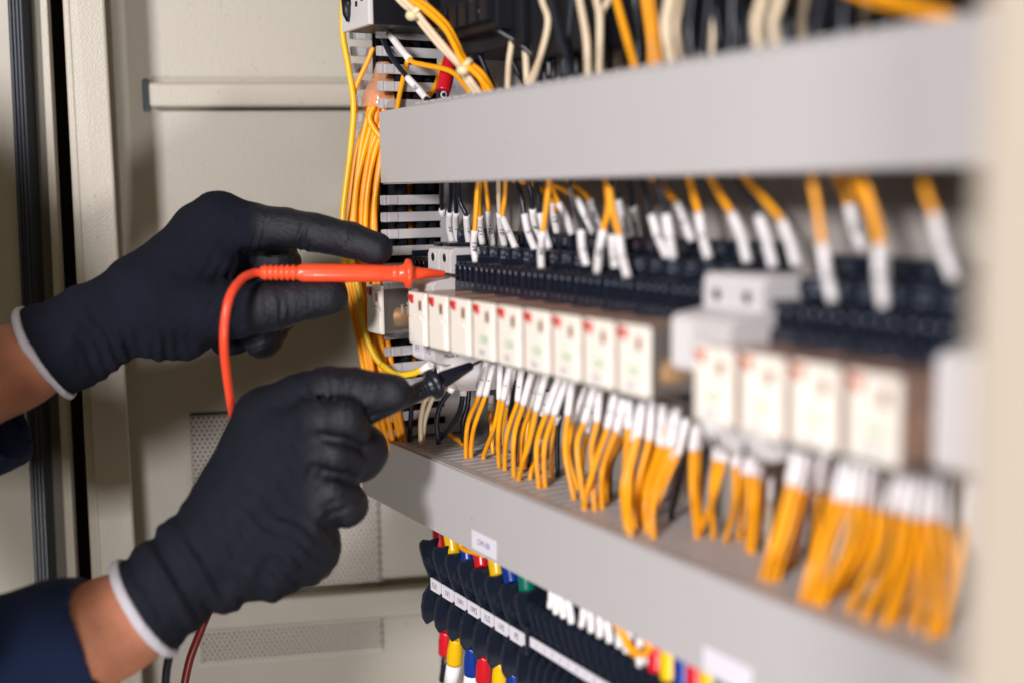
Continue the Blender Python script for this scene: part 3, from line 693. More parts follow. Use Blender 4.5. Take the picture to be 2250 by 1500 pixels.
# ---- upper wires
def zC(p): return (940+p[0]/4.5, 380+p[1]/4.5)
def zD(p): return (1400+p[0]/2.8125, 360+p[1]/2.8125)
c_ = zC; d_ = zD
UW = [  # colour, wire points (top..sleeve start), sleeve mids + end, y at the end, number
 ('K', [c_((135, 40)), c_((132, 200)), c_((140, 360))], [c_((155, 530)), c_((175, 690))], 66, '3UU'),
 ('K', [c_((228, 40)), c_((228, 200)), c_((215, 385))], [c_((212, 540)), c_((245, 700))], 60, None),
 ('K', [c_((280, 40)), c_((278, 200)), c_((280, 390))], [c_((275, 540)), c_((305, 695))], 62, '1'),
 ('K', [c_((300, 60)), c_((310, 260)), c_((380, 420))], [c_((390, 560)), c_((405, 690))], 58, '1L'),
 ('O', [c_((500, 30)), c_((485, 240)), c_((465, 570))], [c_((455, 740)), c_((478, 885))], 36, '126'),
 ('O', [c_((520, 60)), c_((508, 260)), c_((515, 425))], [c_((520, 560)), c_((540, 700))], 60, '1T1'),
 ('O', [c_((565, 30)), c_((585, 220)), c_((605, 380))], [c_((620, 560)), c_((642, 722))], 54, '120'),
 ('O', [c_((768, 30)), c_((762, 240)), c_((742, 445))], [c_((790, 560)), c_((872, 750))], 50, None),
 ('W', [c_((700, 200)), c_((705, 300)), c_((710, 400))], [c_((725, 560)), c_((765, 735))], 58, '10'),
 ('K', [c_((880, 60)), c_((925, 240)), c_((955, 410))], [c_((990, 580)), c_((1065, 770))], 50, '2'),
 ('K', [c_((985, 60)), c_((1020, 200)), c_((1035, 355))], [c_((1060, 540)), c_((1115, 700))], 58, None),
 ('K', [c_((1060, 60)), c_((1090, 230)), c_((1108, 400))], [c_((1150, 570)), c_((1205, 750))], 54, None),
 ('O', [c_((1200, 30)), c_((1175, 300)), c_((1140, 575))], [c_((1120, 760)), c_((1125, 955))], 36, None),
 ('O', [c_((830, 55)), c_((1050, 115)), c_((1240, 290))], [c_((1250, 440)), c_((1280, 600))], 62, None),
 ('O', [c_((1190, 40)), c_((1240, 170)), c_((1295, 300))], [c_((1370, 440)), c_((1425, 610))], 58, '3'),
 ('K', [c_((1400, 60)), c_((1440, 300)), c_((1515, 565))], [c_((1530, 760)), c_((1583, 955))], 36, '1'),
 ('O', [c_((1380, 60)), c_((1480, 150)), c_((1595, 260))], [c_((1640, 400)), c_((1700, 545))], 60, None),
 ('O', [c_((1180, 60)), c_((1350, 170)), c_((1480, 260))], [c_((1560, 430)), c_((1655, 600))], 54, None),
 ('O', [c_((1765, 30)), c_((1790, 330)), c_((1735, 560))], [c_((1695, 780)), c_((1675, 990))], 34, None),
 ('O', [c_((1785, 30)), c_((1825, 350)), c_((1890, 620))], [c_((1920, 820)), c_((1980, 1045))], 32, '1'),
 ('K', [c_((1800, 100)), c_((1815, 350)), c_((1820, 610))], [c_((1835, 800)), c_((1862, 990))], 38, None),
 ('K', [c_((1850, 40)), c_((1870, 150)), c_((1888, 260))], [c_((1930, 450)), c_((1995, 640))], 56, None),
 ('K', [c_((1990, 40)), c_((2010, 200)), c_((2020, 330))], [c_((2050, 500)), c_((2090, 640))], 66, None),
 ('K', [d_((20, 40)), d_((50, 180)), d_((90, 320))], [d_((130, 450)), d_((190, 585))], 46, None),
 ('K', [d_((100, 40)), d_((150, 180)), d_((178, 310))], [d_((200, 450)), d_((225, 590))], 42, '2'),
 ('O', [d_((80, 60)), d_((160, 150)), d_((240, 240))], [d_((285, 350)), d_((342, 480))], 56, None),
 ('O', [d_((310, 40)), d_((345, 180)), d_((380, 305))], [d_((405, 450)), d_((442, 590))], 46, None),
 ('O', [d_((440, 40)), d_((500, 170)), d_((585, 310))], [d_((640, 440)), d_((682, 610))], 46, None),
 ('K', [d_((600, 40)), d_((680, 190)), d_((752, 325))], [d_((800, 480)), d_((842, 640))], 46, None),
 ('O', [d_((650, 50)), d_((770, 200)), d_((895, 355))], [d_((945, 490)), d_((985, 635))], 46, None),
 ('O', [d_((1075, 40)), d_((1110, 260)), d_((1145, 495))], [d_((1170, 680)), d_((1212, 855))], 34, None),
 ('O', [d_((1310, 50)), d_((1420, 250)), d_((1490, 500))], [d_((1500, 700)), d_((1525, 890))], 32, None),
 ('O', [d_((1390, 50)), d_((1450, 250)), d_((1512, 490))], [d_((1520, 700)), d_((1535, 870))], 36, None),
 ('O', [d_((1230, 60)), d_((1270, 150)), d_((1310, 250))], [d_((1345, 400)), d_((1395, 530))], 56, None),
 ('O', [d_((1765, 50)), d_((1790, 190)), d_((1835, 310))], [d_((1880, 500)), d_((1962, 720))], 40, None),
]
UW.sort(key=lambda w: w[2][-1][0])
_q = random.Random(8)
for i, (cl, wp, sp, ye, num) in enumerate(UW):
    if num is None: num = _q.choice(['12', '24', '107', '9', '115'])
    allp = wp+sp; ytop = 34 if ye < 45 else 48
    C = curve(allp, ytop, ye); nW = len(wp)
    up_ = C[0]+np.array([0, 0, 14.])
    m = MB(); m.tube([up_]+C[:nW]+[C[nW]], 1.36, 12, sub=6)
    o = obj('wire', m, CN[cl][1], None, '%s wire between upper duct and sockets, %s sleeve from the left' % (CN[cl][0], WORD[i]), 'wire', 'sleeved wires from the upper duct to the socket tops')
    sleeve(o, C[nW-1:], 1.95, num, 3.9, .25, (.15, .85))

# ---- wires above the upper duct
def zE(p): return (1150+p[0]/2.25, p[1]/2.25)
def zF(p): return (740+p[0]/4.5, p[1]/4.5)
e_ = zE; f_ = zF
TOPW = [
 ('W', [e_((60, -160)), e_((92, 0)), e_((122, 110)), e_((85, 280)), e_((40, 430))], 34, 1.5),
 ('K', [e_((100, -160)), e_((135, 0)), e_((185, 200)), e_((255, 400))], 30, 1.5),
 ('K', [e_((250, -160)), e_((240, 0)), e_((222, 200)), e_((212, 400))], 40, 1.5),
 ('K', [e_((170, -160)), e_((175, 0)), e_((150, 200)), e_((150, 410))], 48, 1.5),
 ('W', [e_((250, -160)), e_((278, 0)), e_((312, 200)), e_((322, 420))], 30, 1.5),
 ('W', [e_((350, -160)), e_((362, 0)), e_((378, 100)), e_((375, 410))], 34, 1.5),
 ('W', [e_((440, -160)), e_((418, 0)), e_((385, 70)), e_((380, 200)), e_((372, 410))], 38, 1.4),
 ('O', [e_((420, -160)), e_((460, 0)), e_((520, 220)), e_((568, 390))], 32, 1.5),
 ('O', [e_((580, -160)), e_((602, 0)), e_((630, 200)), e_((635, 370))], 32, 1.5),
 ('O', [e_((620, -160)), e_((630, 0)), e_((660, 200)), e_((672, 370))], 36, 1.5),
 ('W', [e_((750, -160)), e_((725, 0)), e_((705, 140)), e_((745, 370))], 30, 2.2),
 ('W', [e_((780, -160)), e_((765, 0)), e_((750, 140)), e_((775, 370))], 36, 2.2),
 ('K', [e_((850, -160)), e_((835, 0)), e_((822, 150)), e_((835, 340))], 34, 1.7),
 ('K', [e_((940, -160)), e_((920, 0)), e_((905, 150)), e_((890, 330))], 36, 1.6),
 ('W', [e_((990, -160)), e_((975, 0)), e_((960, 150)), e_((942, 320))], 58, 1.5),
 ('K', [e_((1050, -160)), e_((1035, 0)), e_((1030, 150)), e_((1020, 310))], 34, 1.9),
 ('W', [e_((1120, -160)), e_((1105, 0)), e_((1090, 150)), e_((1082, 300))], 52, 1.5),
 ('W', [e_((1210, -160)), e_((1180, 0)), e_((1152, 120)), e_((1180, 320))], 28, 1.9),
 ('W', [e_((1290, -160)), e_((1265, 0)), e_((1235, 130)), e_((1272, 310))], 30, 1.9),
 ('K', [e_((1290, -160)), e_((1302, 0)), e_((1310, 120)), e_((1325, 260))], 40, 1.6),
 ('W', [e_((1410, -160)), e_((1390, 0)), e_((1370, 120)), e_((1375, 260))], 52, 1.6),
 ('K', [e_((1490, -160)), e_((1468, 0)), e_((1450, 120)), e_((1442, 230))], 36, 1.7),
 ('K', [e_((1600, -160)), e_((1590, 0)), e_((1580, 120)), e_((1580, 210))], 34, 2.0),
 ('W', [e_((1700, -160)), e_((1690, 0)), e_((1685, 100)), e_((1690, 200))], 56, 1.6),
 ('O', [e_((1400, -130)), e_((1700, -10)), e_((1900, 45)), e_((2090, 105)), e_((2200, 180))], 24, 1.8),
 ('O', [e_((1500, -150)), e_((1750, -30)), e_((1950, 40)), e_((2120, 90)), e_((2220, 170))], 22, 1.8),
]
_q = random.Random(4)
for k in range(34):
    x0_ = 30+k*50+_q.uniform(-20, 20); TOPW.append(('K' if k % 9 else 'W', [e_((x0_+_q.uniform(-60, 60), -160)), e_((x0_+_q.uniform(-30, 30), 0)), e_((x0_+_q.uniform(-15, 15), 180)), e_((x0_, 420-x0_*.13))], 44+_q.uniform(0, 24), 2.0))
TOPW.sort(key=lambda w: w[1][-1][0])
for i, (cl, pp, yy, r_) in enumerate(TOPW):
    C = curve(pp, yy, yy); m = MB(); m.tube(C, r_, 12, sub=7)
    obj('wire', m, CN[cl][1], None, '%s wire above the upper duct, %s from the left' % (CN[cl][0], WORD[i]), 'wire', 'blurred wires entering the upper duct from above')
# individually readable wires around the black device
def one(col, pts, y0, y1, r_, lab, sl=None, num=None, key='y', name='wire', cat='wire', group=None, mt=None, size=3.2, ang=.2):
    C = curve([f_(p) for p in pts], y0, y1, key); m = MB(); m.tube(C, r_, 14, sub=8)
    o = obj(name, m, mt or CN[col][1], None, lab, cat, group)
    if sl: Q, _q = smooth_path([np.array(p) for p in C], [1]*len(C), 8); sleeve(o, Q[sl[0]:sl[1]:4], 2.1, num, size, ang)
    return o
one('K', [(430, 250), (470, 420), (560, 590), (700, 770), (820, 900), (950, 1060)], 700, 660, 1.5, 'black wire with white sleeve marked 106 below the black device', (24, 40), '106', 'd', size=4.0)
one('O', [(520, 335), (720, 590), (850, 640), (1050, 680), (1180, 745), (1330, 930)], 688, 630, 1.5, 'orange wire leaving a white sleeve under the black device and curving right', (0, 12), None, 'd')
one('O', [(700, 590), (660, 760), (620, 950), (590, 1120)], 702, 696, 1.5, 'orange wire hanging straight down beside the copper tape', key='d')
one('O', [(360, 470), (300, 620), (220, 790), (170, 940), (190, 1120)], 712, 716, 1.5, 'orange wire slanting down from the slats at the far left', key='d')
one('O', [(1040, 590), (1010, 740), (960, 880), (860, 1020)], 715, 700, 1.5, 'orange wire slanting behind the red boot', key='d')
BG = 'tied bundle running down to the upper duct'
for k, (dx, dy, dd) in enumerate(((0, 0, 0), (42, -18, 3), (22, 30, 7))):
    one('O', [(640+dx, -120+dy), (720+dx, -10+dy), (880+dx, 100+dy), (1060+dx*.8, 270+dy), (1160+dx*.6, 440+dy), (1240+dx*.5, 600+dy), (1390+dx, 740+dy), (1530+dx-30*k, 920+dy)], 628+dd, 604+dd, 1.55,
        ('upper', 'outermost', 'lower')[k]+' orange wire in the cable tied bundle beside the black device', key='d', group=BG)
for k, (dx, dy, dd) in enumerate(((0, 0, 2), (-22, 26, 8))):
    one('W', [(560+dx, -120+dy), (650+dx, -10+dy), (780+dx, 110+dy), (880+dx, 240+dy), (1040+dx, 430+dy), (1220+dx*.3, 650+dy*.3), (1320+dx, 790+dy), (1420-40*k, 930)], 632+dd, 610+dd, 1.6,
        ('upper', 'lower')[k]+' cream wire running with the tied orange bundle', key='d', group=BG)
def tie(p0, p1, d0, lab):
    a_ = bp(*f_(p0), d=d0); b_ = bp(*f_(p1), d=d0); mid = (a_+b_)/2; ax = (b_-a_)/2; L_ = np.linalg.norm(ax)
    m = MB(); n_ = 26; V = []; ux = ax/L_
    wd = np.cross(ux, FW); wd /= np.linalg.norm(wd)
    for k in range(n_):
        th = 2*math.pi*k/n_; c0 = mid+ux*L_*math.cos(th)+FW*(L_*.75)*math.sin(th)
        no = ux*math.cos(th)+FW*math.sin(th)
        V += [c0-wd*1.5-no*.4, c0+wd*1.5-no*.4, c0+wd*1.5+no*.5, c0-wd*1.5+no*.5]
    m.add(V, [(k*4+j, k*4+(j+1) % 4, ((k+1) % n_)*4+(j+1) % 4, ((k+1) % n_)*4+j) for k in range(n_) for j in range(4)], True)
    t = obj('cable_tie', m, MT['tie'], None, lab, 'cable tie')
    m = MB(); bm = bmesh.new(); bmesh.ops.create_icosphere(bm, subdivisions=2, radius=3.3)
    for q in bm.verts: q.co = Vector(a_-FW*1.0)+Vector((q.co.x*1.15, q.co.y, q.co.z*.9))
    m.bm(bm, True); obj('tie_head', m, MT['tie'], t); return t
tie((740, 160), (900, 30), 630, 'pale nylon cable tie round the bundle close to the top edge')
tie((1245, 700), (1325, 590), 612, 'pale nylon cable tie round the bundle just above the duct')
# red booted cable
C = curve([f_(p) for p in [(1160, 420), (1120, 600), (1075, 800), (1045, 920)]], 668, 655, 'd')
m = MB(); m.tube(curve([f_(p) for p in [(1060, 850), (1045, 960), (1025, 1110)]], 657, 655, 'd'), 3.4, 18, sub=6)
pc = obj('power_cable', m, MT['black'], None, 'thick black cable with glossy red boot dropping into the upper duct', 'cable')
m = MB(); m.tube(C, [3.3, 3.9, 4.3, 4.1], 20, sub=6); obj('red_boot', m, MT['bred'], pc)
obj('printed_text', cyltext('O M', 5., bp(*f_((1046, 915)), d=655), bp(*f_((1028, 1075)), d=655), 3.45, -.3), MT['sleeve'], pc)
C = curve([f_(p) for p in [(1400, 420), (1395, 600), (1400, 760), (1410, 900)]], 690, 680, 'd')
m = MB(); m.tube(C, 3.6, 16, sub=5); obj('power_cable', m, MT['bblu'], None, 'thick cable with blue boot behind the wires above the duct', 'cable')
for k, (p0, yy) in enumerate(((( 1050, -60, 1150, 200, 1330, 380, 1560, 900), 640), ((1300, -60, 1500, 230, 1850, 470, 2150, 780), 600), ((1150, -60, 1180, 200, 1200, 400, 1420, 880), 650), ((1500, -60, 1380, 200, 1250, 420, 1200, 700), 660), ((1500, 200, 1640, 420, 1750, 640, 1880, 860), 620))):
    one('K', [p0[0:2], p0[2:4], p0[4:6], p0[6:8]], yy, yy-6, 1.5, 'black wire crossing in front of the contactor, %s from the left' % ORD[k], key='d', group='black wires crossing the contactor')
one('W', [(1760, 200), (1730, 420), (1700, 640), (1690, 900)], 600, 596, 1.5, 'cream wire hanging alone in front of the contactor', key='d')
one('W', [(2040, -40), (2080, 200), (2010, 560), (1890, 850)], 590, 585, 1.5, 'cream wire swinging left in front of the contactor', key='d')

# ---- yellow bundle in the upright duct
BN = 'orange wires bundled in the upright duct'
rnd = random.Random(5)
NB = 22
for k in range(NB):
    t = k/(NB-1.)
    j = lambda s_: rnd.uniform(-s_, s_)
    lay = (k % 3)
    dd = 735-lay*9
    us = 812+t*62
    mid1 = 768+t*62+j(6); mid2 = 764+t*66+j(7); low = 785+t*66+j(6); end = 826+t*62+j(5)
    pts = [(us+j(3), 205), (us-8+j(4), 262), (mid1+16, 340+j(15)), (mid1, 450+j(15)), (mid2, 600+j(15)), (low, 740+j(12)), (low+18, 840), (end, 930), (end+14, 990)]
    C = curve(pts, dd-8, dd+4, 'd'); m = MB(); m.tube(C, 1.72, 10, sub=5)
    obj('wire', m, MT['orange'] if k % 4 else MT['orange2'], None, 'orange wire of the dense upright bundle, %s from the door side' % WORD[k], 'wire', BN)
for k, (pts, dd) in enumerate(([[(757, -60), (752, 60), (766, 150), (777, 232), (770, 330), (753, 480), (758, 600)], 712], [[(770, 560), (790, 650), (800, 720), (822, 780), (850, 812)], 704])):
    C = curve(pts, dd, dd, 'd'); m = MB(); m.tube(C, 1.9, 12, sub=7)
    obj('wire', m, MT['yellow'], None, ('yellow wire hanging free in front of the door left of the upright duct', 'yellow wire crossing the orange bundle below the left hand')[k], 'wire')
C = curve([(838, 800), (870, 822), (905, 820), (925, 812)], 690, 672, 'd'); m = MB(); m.tube(C, 1.9, 12, sub=7)
o = obj('wire', m, MT['yellow'], None, 'yellow wire with short white sleeve entering the 1F1 fuse holder', 'wire'); sleeve(o, curve([(922, 815), (946, 801)], 674, 668, 'd'), 2.2)
# crossing strand near the tape
C = curve([(822, 232), (812, 262), (835, 300), (865, 320)], 706, 706, 'd'); m = MB(); m.tube(C, 1.9, 12, sub=7)
obj('wire', m, MT['orange'], None, 'orange strand looping over the bundle just under the tape', 'wire')
# copper tinted tape sleeve
m = MB()
P0 = [bp(852, 142, d=716), bp(848, 185, d=716), bp(838, 215, d=715), bp(832, 246, d=714)]
m.tube(P0, [7, 9.5, 11, 10.2], 28, cap=False, sub=6)
for i, q in enumerate(m.v):
    n_ = math.sin(q[0]*.9+q[2]*.6)*.5+math.sin(q[2]*1.7+q[1])*.35; m.v[i] = (q[0]+n_*.6, q[1]-n_*.5, q[2])
obj('tape_wrap', m, MT['tape'], None, 'shiny copper tinted tape wrapped round the top of the orange bundle', 'tape')

# ---- wires below the fuse holders
def pz(p): return (740+p[0]/4.69, 680+p[1]/4.69)
for k, (cl, pts, slv, d0, d1, lab) in enumerate((
    ('W', [(960, 850), (900, 960), (865, 1150), (868, 1390)], None, 690, 700, 'cream wire, nearer of the two under the fuse holders'),
    ('W', [(1020, 850), (965, 960), (905, 1150), (885, 1360)], None, 696, 704, 'cream wire, farther of the two under the fuse holders'),
    ('K', [(1165, 840), (1070, 980), (1030, 1150), (1050, 1380)], [(1215, 770), (1165, 845)], 678, 690, 'black wire with white sleeve, left one under the fuse holders'),
    ('K', [(1300, 880), (1260, 1060), (1150, 1230), (1040, 1360)], [(1310, 790), (1302, 880)], 676, 694, 'black wire with white sleeve crossing to the left under the fuse holders'),
    ('K', [(1365, 790), (1345, 1000), (1300, 1150), (1310, 1360)], None, 680, 690, 'plain black wire under the right edge of the fuse holders'),
    ('K', [(770, 960), (765, 1080), (755, 1220), (750, 1380)], None, 722, 722, 'thick black wire standing in front of the upright duct slats'),
    ('O', [(1130, 1260), (1190, 1310), (1260, 1350), (1300, 1400)], None, 706, 706, 'short orange wire end lying at the back of the lower duct'))):
    C = curve([pz(p) for p in pts], d0, d1, 'd'); m = MB(); m.tube(C, 1.5, 12, sub=7)
    o = obj('wire', m, CN[cl][1], None, lab, 'wire', 'wires under the fuse holders')
    if slv: sleeve(o, curve([pz(p) for p in slv], d0-1, d0, 'd'), 2.1)
m = MB(); m.box(-8, 14, 62, 74, -96, -62, 1.5)
obj('terminal_clip', m, MT['ductin'], None, 'grey clip on base behind the black wires under the fuse holders', 'terminal base')

# ================================================================== TERMINAL STRIPS under the lower duct
def part_outline(up, y0, big):
    d_ = 0. if big else -3.2
    if up: return [(y0+2.2, -152.4+d_), (y0, -154.4+d_), (y0, -158), (y0+2.6, -168), (y0+6, -177), (46, -177), (52, -177), (52, -151+d_), (y0+20, -151.4+d_), (y0+12, -152.6+d_), (y0+7, -153.6+d_)]
    return [(y0+5.5, -181), (y0+1.5, -186), (y0, -194), (y0+.8, -201), (y0+3, -205), (y0+9, -203), (y0+16, -206), (60, -208), (60, -181)]
bx = [-40.5, -23.6, -7.6, 8.1, 23.6, 39.0, 55., 70.6]
TT = empty('terminal_block', (15, 60, -208), 'large black barrier terminal block lettered 1W1 to PE below the lower duct', 'terminal block')
m = MB(); m.box(-40, 72, 34, 74, -200, -160, 1.); m.box(-40, 72, 30, 34, -184, -174); obj('block_body', m, MT['blackpl'], TT)
for k, x in enumerate(bx):
    for up in (1, 0):
        if k == 7 and False: pass
        m = MB(); m.prism(part_outline(up, 22, True), 'x', x, x+2.3, .6); obj('barrier', m, MT['blackpl'], TT)
for k in range(7):
    m = MB(); xx = bx[k]+8.6
    for zz in (-168, -191): m.box(xx-5, xx+5, 31, 34.5, zz-4.5, zz+4.5, .5); m.cyl((xx, 30.9, zz), (xx, 29.5, zz), 3.1, 16)
    obj('screw_pair', m, MT['blackmat'], TT)
m = MB(); m.box(-36.5, 73, 27.2, 28.2, -183., -175.4, .15); ls = obj('label_strip', m, MT['label'], TT)
for k, w_ in enumerate(('1U1', '1V1', '1W1', '1W2', '1U2', '1V2', 'PE')):
    m = MB(); text(m, w_, 4.9, (bx[k]+9.2, 27.1, -179.3), (1, 0, 0), (0, 0, 1), .8); m.box(bx[k]+1.4, bx[k]+1.6, 27.1, 27.18, -182.8, -175.6); obj('printed_text', m, MT['ink'], ls)
TS = empty('terminal_block', (160, 60, -208), 'smaller black terminal block with numbered strip, right of the large one', 'terminal block')
m = MB(); m.box(76, 264, 34, 74, -200, -160, 1.); m.box(76, 264, 30, 34, -183, -173); m.box(73.6, 76.4, 26.5, 40, -186, -170, .4); obj('block_body', m, MT['blackpl'], TS)
x = 80.; k = 0
while x < 262:
    for up in (1, 0):
        m = MB(); m.prism([(p[0], p[1]) for p in part_outline(up, 24, False)], 'x', x, x+1.6, .4); obj('barrier', m, MT['blackpl'], TS)
    m = MB()
    for zz in (-166, -190): m.cyl((x+4.4, 34.2, zz), (x+4.4, 31, zz), 2.3, 12); m.cyl((x+.0, 28, zz-1), (x-1.6, 28, zz-1), .8, 8)
    obj('screw_pair', m, MT['blackmat'], TS)
    x += 7.35; k += 1
m = MB(); m.box(77.5, 262, 27.2, 28.2, -180.2, -174.9, .15); ls = obj('label_strip', m, MT['label'], TS)
m = MB()
for q in range(24): text(m, str(q+1), 3.3, (84.5+q*7.35, 27.1, -177.6), (1, 0, 0), (0, 0, 1), .8)
obj('printed_text', m, MT['ink'], ls)
# coloured boots
def gpx(p): return (900+p[0]/4.285, 1150+p[1]/4.285)
def hpx(p): return (1150+p[0]/3.75, 1250+p[1]/3.75)
BT = [('bred', (290, -60), (300, 235), 'dark red', 37), ('byel', (385, -20), (420, 285), 'yellow', 36), ('bblu', (545, 150), (555, 355), 'blue', 36), ('bred', (670, 180), (690, 412), 'red', 36), ('byel', (815, 240), (835, 490), 'yellow', 36), ('bblu', (935, 330), (975, 565), 'blue', 36), ('bgrn', (1105, 400), (1110, 635), 'green', 36)]
for k, (mt, p0, p1, nm, yy) in enumerate(BT):
    C = curve([gpx(p0), gpx(((p0[0]+p1[0])/2, (p0[1]+p1[1])/2)), gpx(p1)], yy+2, yy); m = MB(); m.tube(C, [5.3, 5.2, 4.6], 18, sub=5)
    obj('cable_boot', m, MT[mt], None, '%s boot between the upper barriers, %s from the left on the large terminal block' % (nm, ORD[k]), 'cable boot', 'coloured boots above the large terminal block')
BL = [('bred', (345, 1000), (345, 1210), 'red', None, 'K'), ('byel', (440, 1070), (420, 1300), 'yellow', '1/', 'W'), ('bblu', (590, 1150), (585, 1400), 'blue', None, 'W'), ('bred', (705, 1230), (700, 1465), 'red', None, 'W'), ('byel', (855, 1290), (855, 1560), 'yellow', None, 'W'), ('bblu', (985, 1390), (985, 1600), 'blue', None, 'W')]
for k, (mt, p0, p1, nm, num, tl) in enumerate(BL):
    dx = (-35, -40, -25, -10, -5, 0)[k]
    end = gpx((p1[0]+dx, p1[1]+260)); C = curve([gpx(p0), gpx(((p0[0]+p1[0])/2, (p0[1]+p1[1])/2)), gpx(p1), end], 46, 50)
    m = MB(); m.tube(C[:3], [3.9, 5.0, 5.1], 18, sub=5)
    bo = obj('cable_boot', m, MT[mt], None, '%s boot hanging below the large terminal block, %s from the left' % (nm, ORD[k]), 'cable boot', 'coloured boots below the large terminal block')
    m = MB(); m.tube([C[2]+(C[3]-C[2])*.01, C[3]], 4.6 if tl == 'W' else 2.4, 18); sv = obj('cable_sleeve', m, MT['sleeve'] if tl == 'W' else MT['black'], bo)
    if num: obj('printed_text', cyltext(num, 5.5, C[2], C[2]+(C[3]-C[2])*.9, 4.6, .1), MT['ink'], sv)
for k, (mt, p0, p1, nm) in enumerate((('bred', (1105, 500), (1100, 830), 'red'), ('byel', (1215, 560), (1205, 900), 'yellow'), ('bblu', (1330, 600), (1315, 960), 'blue'), ('bred', (1430, 650), (1425, 1010), 'red'), ('byel', (1545, 720), (1540, 1050), 'yellow'), ('bgrn', (1660, 800), (1650, 1080), 'green'))):
    C = curve([hpx(p0), hpx(((p0[0]+p1[0])/2, (p0[1]+p1[1])/2)), hpx(p1)], 30, 29); m = MB(); m.tube(C, [4.4, 4.6, 4.2], 16, sub=5)
    obj('cable_boot', m, MT[mt], None, '%s boot at the bottom edge right of the orange loops, %s from the left' % (nm, ORD[k]), 'cable boot', 'coloured boots right of the small terminal block')
for k, (p0, p1) in enumerate((((235, 150), (222, 310)), ((262, 190), (272, 360)), ((300, 200), (335, 395)), ((365, 240), (400, 440)), ((500, 310), (480, 465)), ((545, 310), (562, 510)), ((625, 370), (632, 550)), ((685, 420), (715, 595)), ((790, 500), (790, 630)), ((845, 470), (880, 580)), ((850, 600), (850, 670)), ((950, 560), (965, 630)), ((950, 700), (965, 790)), ((1050, 690), (1020, 760)))):
    C = curve([hpx(p0), hpx(((p0[0]+p1[0])/2+4, (p0[1]+p1[1])/2)), hpx(p1)], 27, 28); m = MB(); m.tube(C, 1.9, 14, sub=4)
    o = obj('marker_sleeve', m, MT['sleeve'], None, 'white marker sleeve standing on the small terminal block, %s from the left' % ORD[k], 'marker sleeve', 'white sleeves on the small terminal block')
    if k < 7: obj('printed_number', cyltext(random.choice(['3', '12', '5', '8']), 3.2, C[0], C[-1], 1.9, .2), MT['ink'], o)
for k, pts in enumerate(([(600, 360), (700, 400), (780, 490), (840, 600), (905, 700)], [(640, 340), (740, 390), (820, 500), (880, 620), (960, 690)], [(860, 470), (960, 530), (1045, 600), (1040, 670), (960, 690), (900, 640)], [(880, 500), (980, 560), (1030, 640), (990, 700), (900, 700)])):
    C = curve([hpx(p) for p in pts], 25, 26); m = MB(); m.tube(C, 1.3, 10, sub=7)
    obj('wire', m, MT['orange'], None, 'thin orange wire looping over the small terminal block, %s of the loops' % ORD[k], 'wire', 'orange loops over the small terminal block')
C = curve([gpx(p) for p in [(480, 150), (500, 230), (590, 262), (700, 290)]], 32, 30); m = MB(); m.tube(C, 1.7, 12, sub=7)
obj('wire', m, MT['orange'], None, 'orange wire end peeping out under the sticker of the lower duct', 'wire')

# ================================================================== TEST PROBES
def lathe(mb, a, b, prof, n=28):
    """prof = [(t along a->b in 0..1, radius mm)]"""
    a = np.array(a); b = np.array(b); P = [a+(b-a)*t for t, r in prof]
    ax = (b-a)/np.linalg.norm(b-a); q = np.cross(ax, [0, 0, 1.]); q /= np.linalg.norm(q); w_ = np.cross(ax, q)
    V = []; 
    for p, (t, r) in zip(P, prof):
        for k in range(n): th = 2*math.pi*k/n; V.append(p+r*(math.cos(th)*q+math.sin(th)*w_))
    m_ = len(prof)
    mb.add(V, [(i*n+k, i*n+(k+1) % n, (i+1)*n+(k+1) % n, (i+1)*n+k) for i in range(m_-1) for k in range(n)], True)
    mb.add([V[k] for k in range(n)], [tuple(range(n))[::-1]]); mb.add([V[(m_-1)*n+k] for k in range(n)], [tuple(range(n))]); return mb
tip = bp(1017, 608, x=5.0); jn = bp(977, 602, d=647.6); tl = bp(572, 599, d=626)
pr = empty('test_probe', tuple(tl), 'orange red test probe held by the upper hand, tip touching the socket', 'test probe')
base = jn; L_ = np.linalg.norm(jn-tl)
def T(u): return (u-572)/(977-572.)
prof = [(T(572), 3.0), (T(573), 3.4)]
for k in range(6): u = 578+k*12; prof += [(T(u), 3.5), (T(u+2), 4.0+.06*k), (T(u+7), 4.0+.06*k), (T(u+9), 3.5)]
prof += [(T(656), 4.3), (T(664), 4.9), (T(760), 4.95), (T(820), 4.7), (T(856), 4.55), (T(859), 4.2), (T(861), 4.6), (T(870), 4.6), (T(872), 4.25), (T(874), 4.6), (T(882), 4.8), (T(886), 5.6), (T(888), 7.4), (T(891), 8.1), (T(897), 8.1), (T(902), 7.2), (T(904), 4.4), (T(908), 4.0), (T(912), 3.7), (T(975), 1.85), (T(977), 1.5)]
m = MB(); lathe(m, tl, jn, prof); obj('probe_handle', m, MT['probe'], pr)
m = MB(); lathe(m, jn, tip, [(-.02, .8), (.9, .8), (1., .45)]); obj('metal_tip', m, MT['steel'], pr)
C = [bp(574, 599, d=627), bp(556, 601, d=624), bp(532, 613, d=616), bp(508, 645, d=606), bp(496, 690, d=603), bp(492, 750, d=606), bp(498, 820, d=618), bp(510, 900, d=636), bp(524, 960, d=650), bp(560, 1020, d=655)]
m = MB(); m.tube(C, [2.35]*len(C), 16, sub=8); obj('probe_cable', m, MT['cable'], pr)
C = [bp(540, 1100, d=655), bp(490, 1260, d=672), bp(438, 1392, d=680), bp(414, 1460, d=682), bp(396, 1560, d=684)]  # darker red cable length, built apart from the probe cable
m = MB(); m.tube(C, [2.35]*5, 16, sub=8); obj('dark_cable_length', m, MT['cabledark'], None, 'dark red length of cable hanging out below the lower gloved hand', 'test lead')
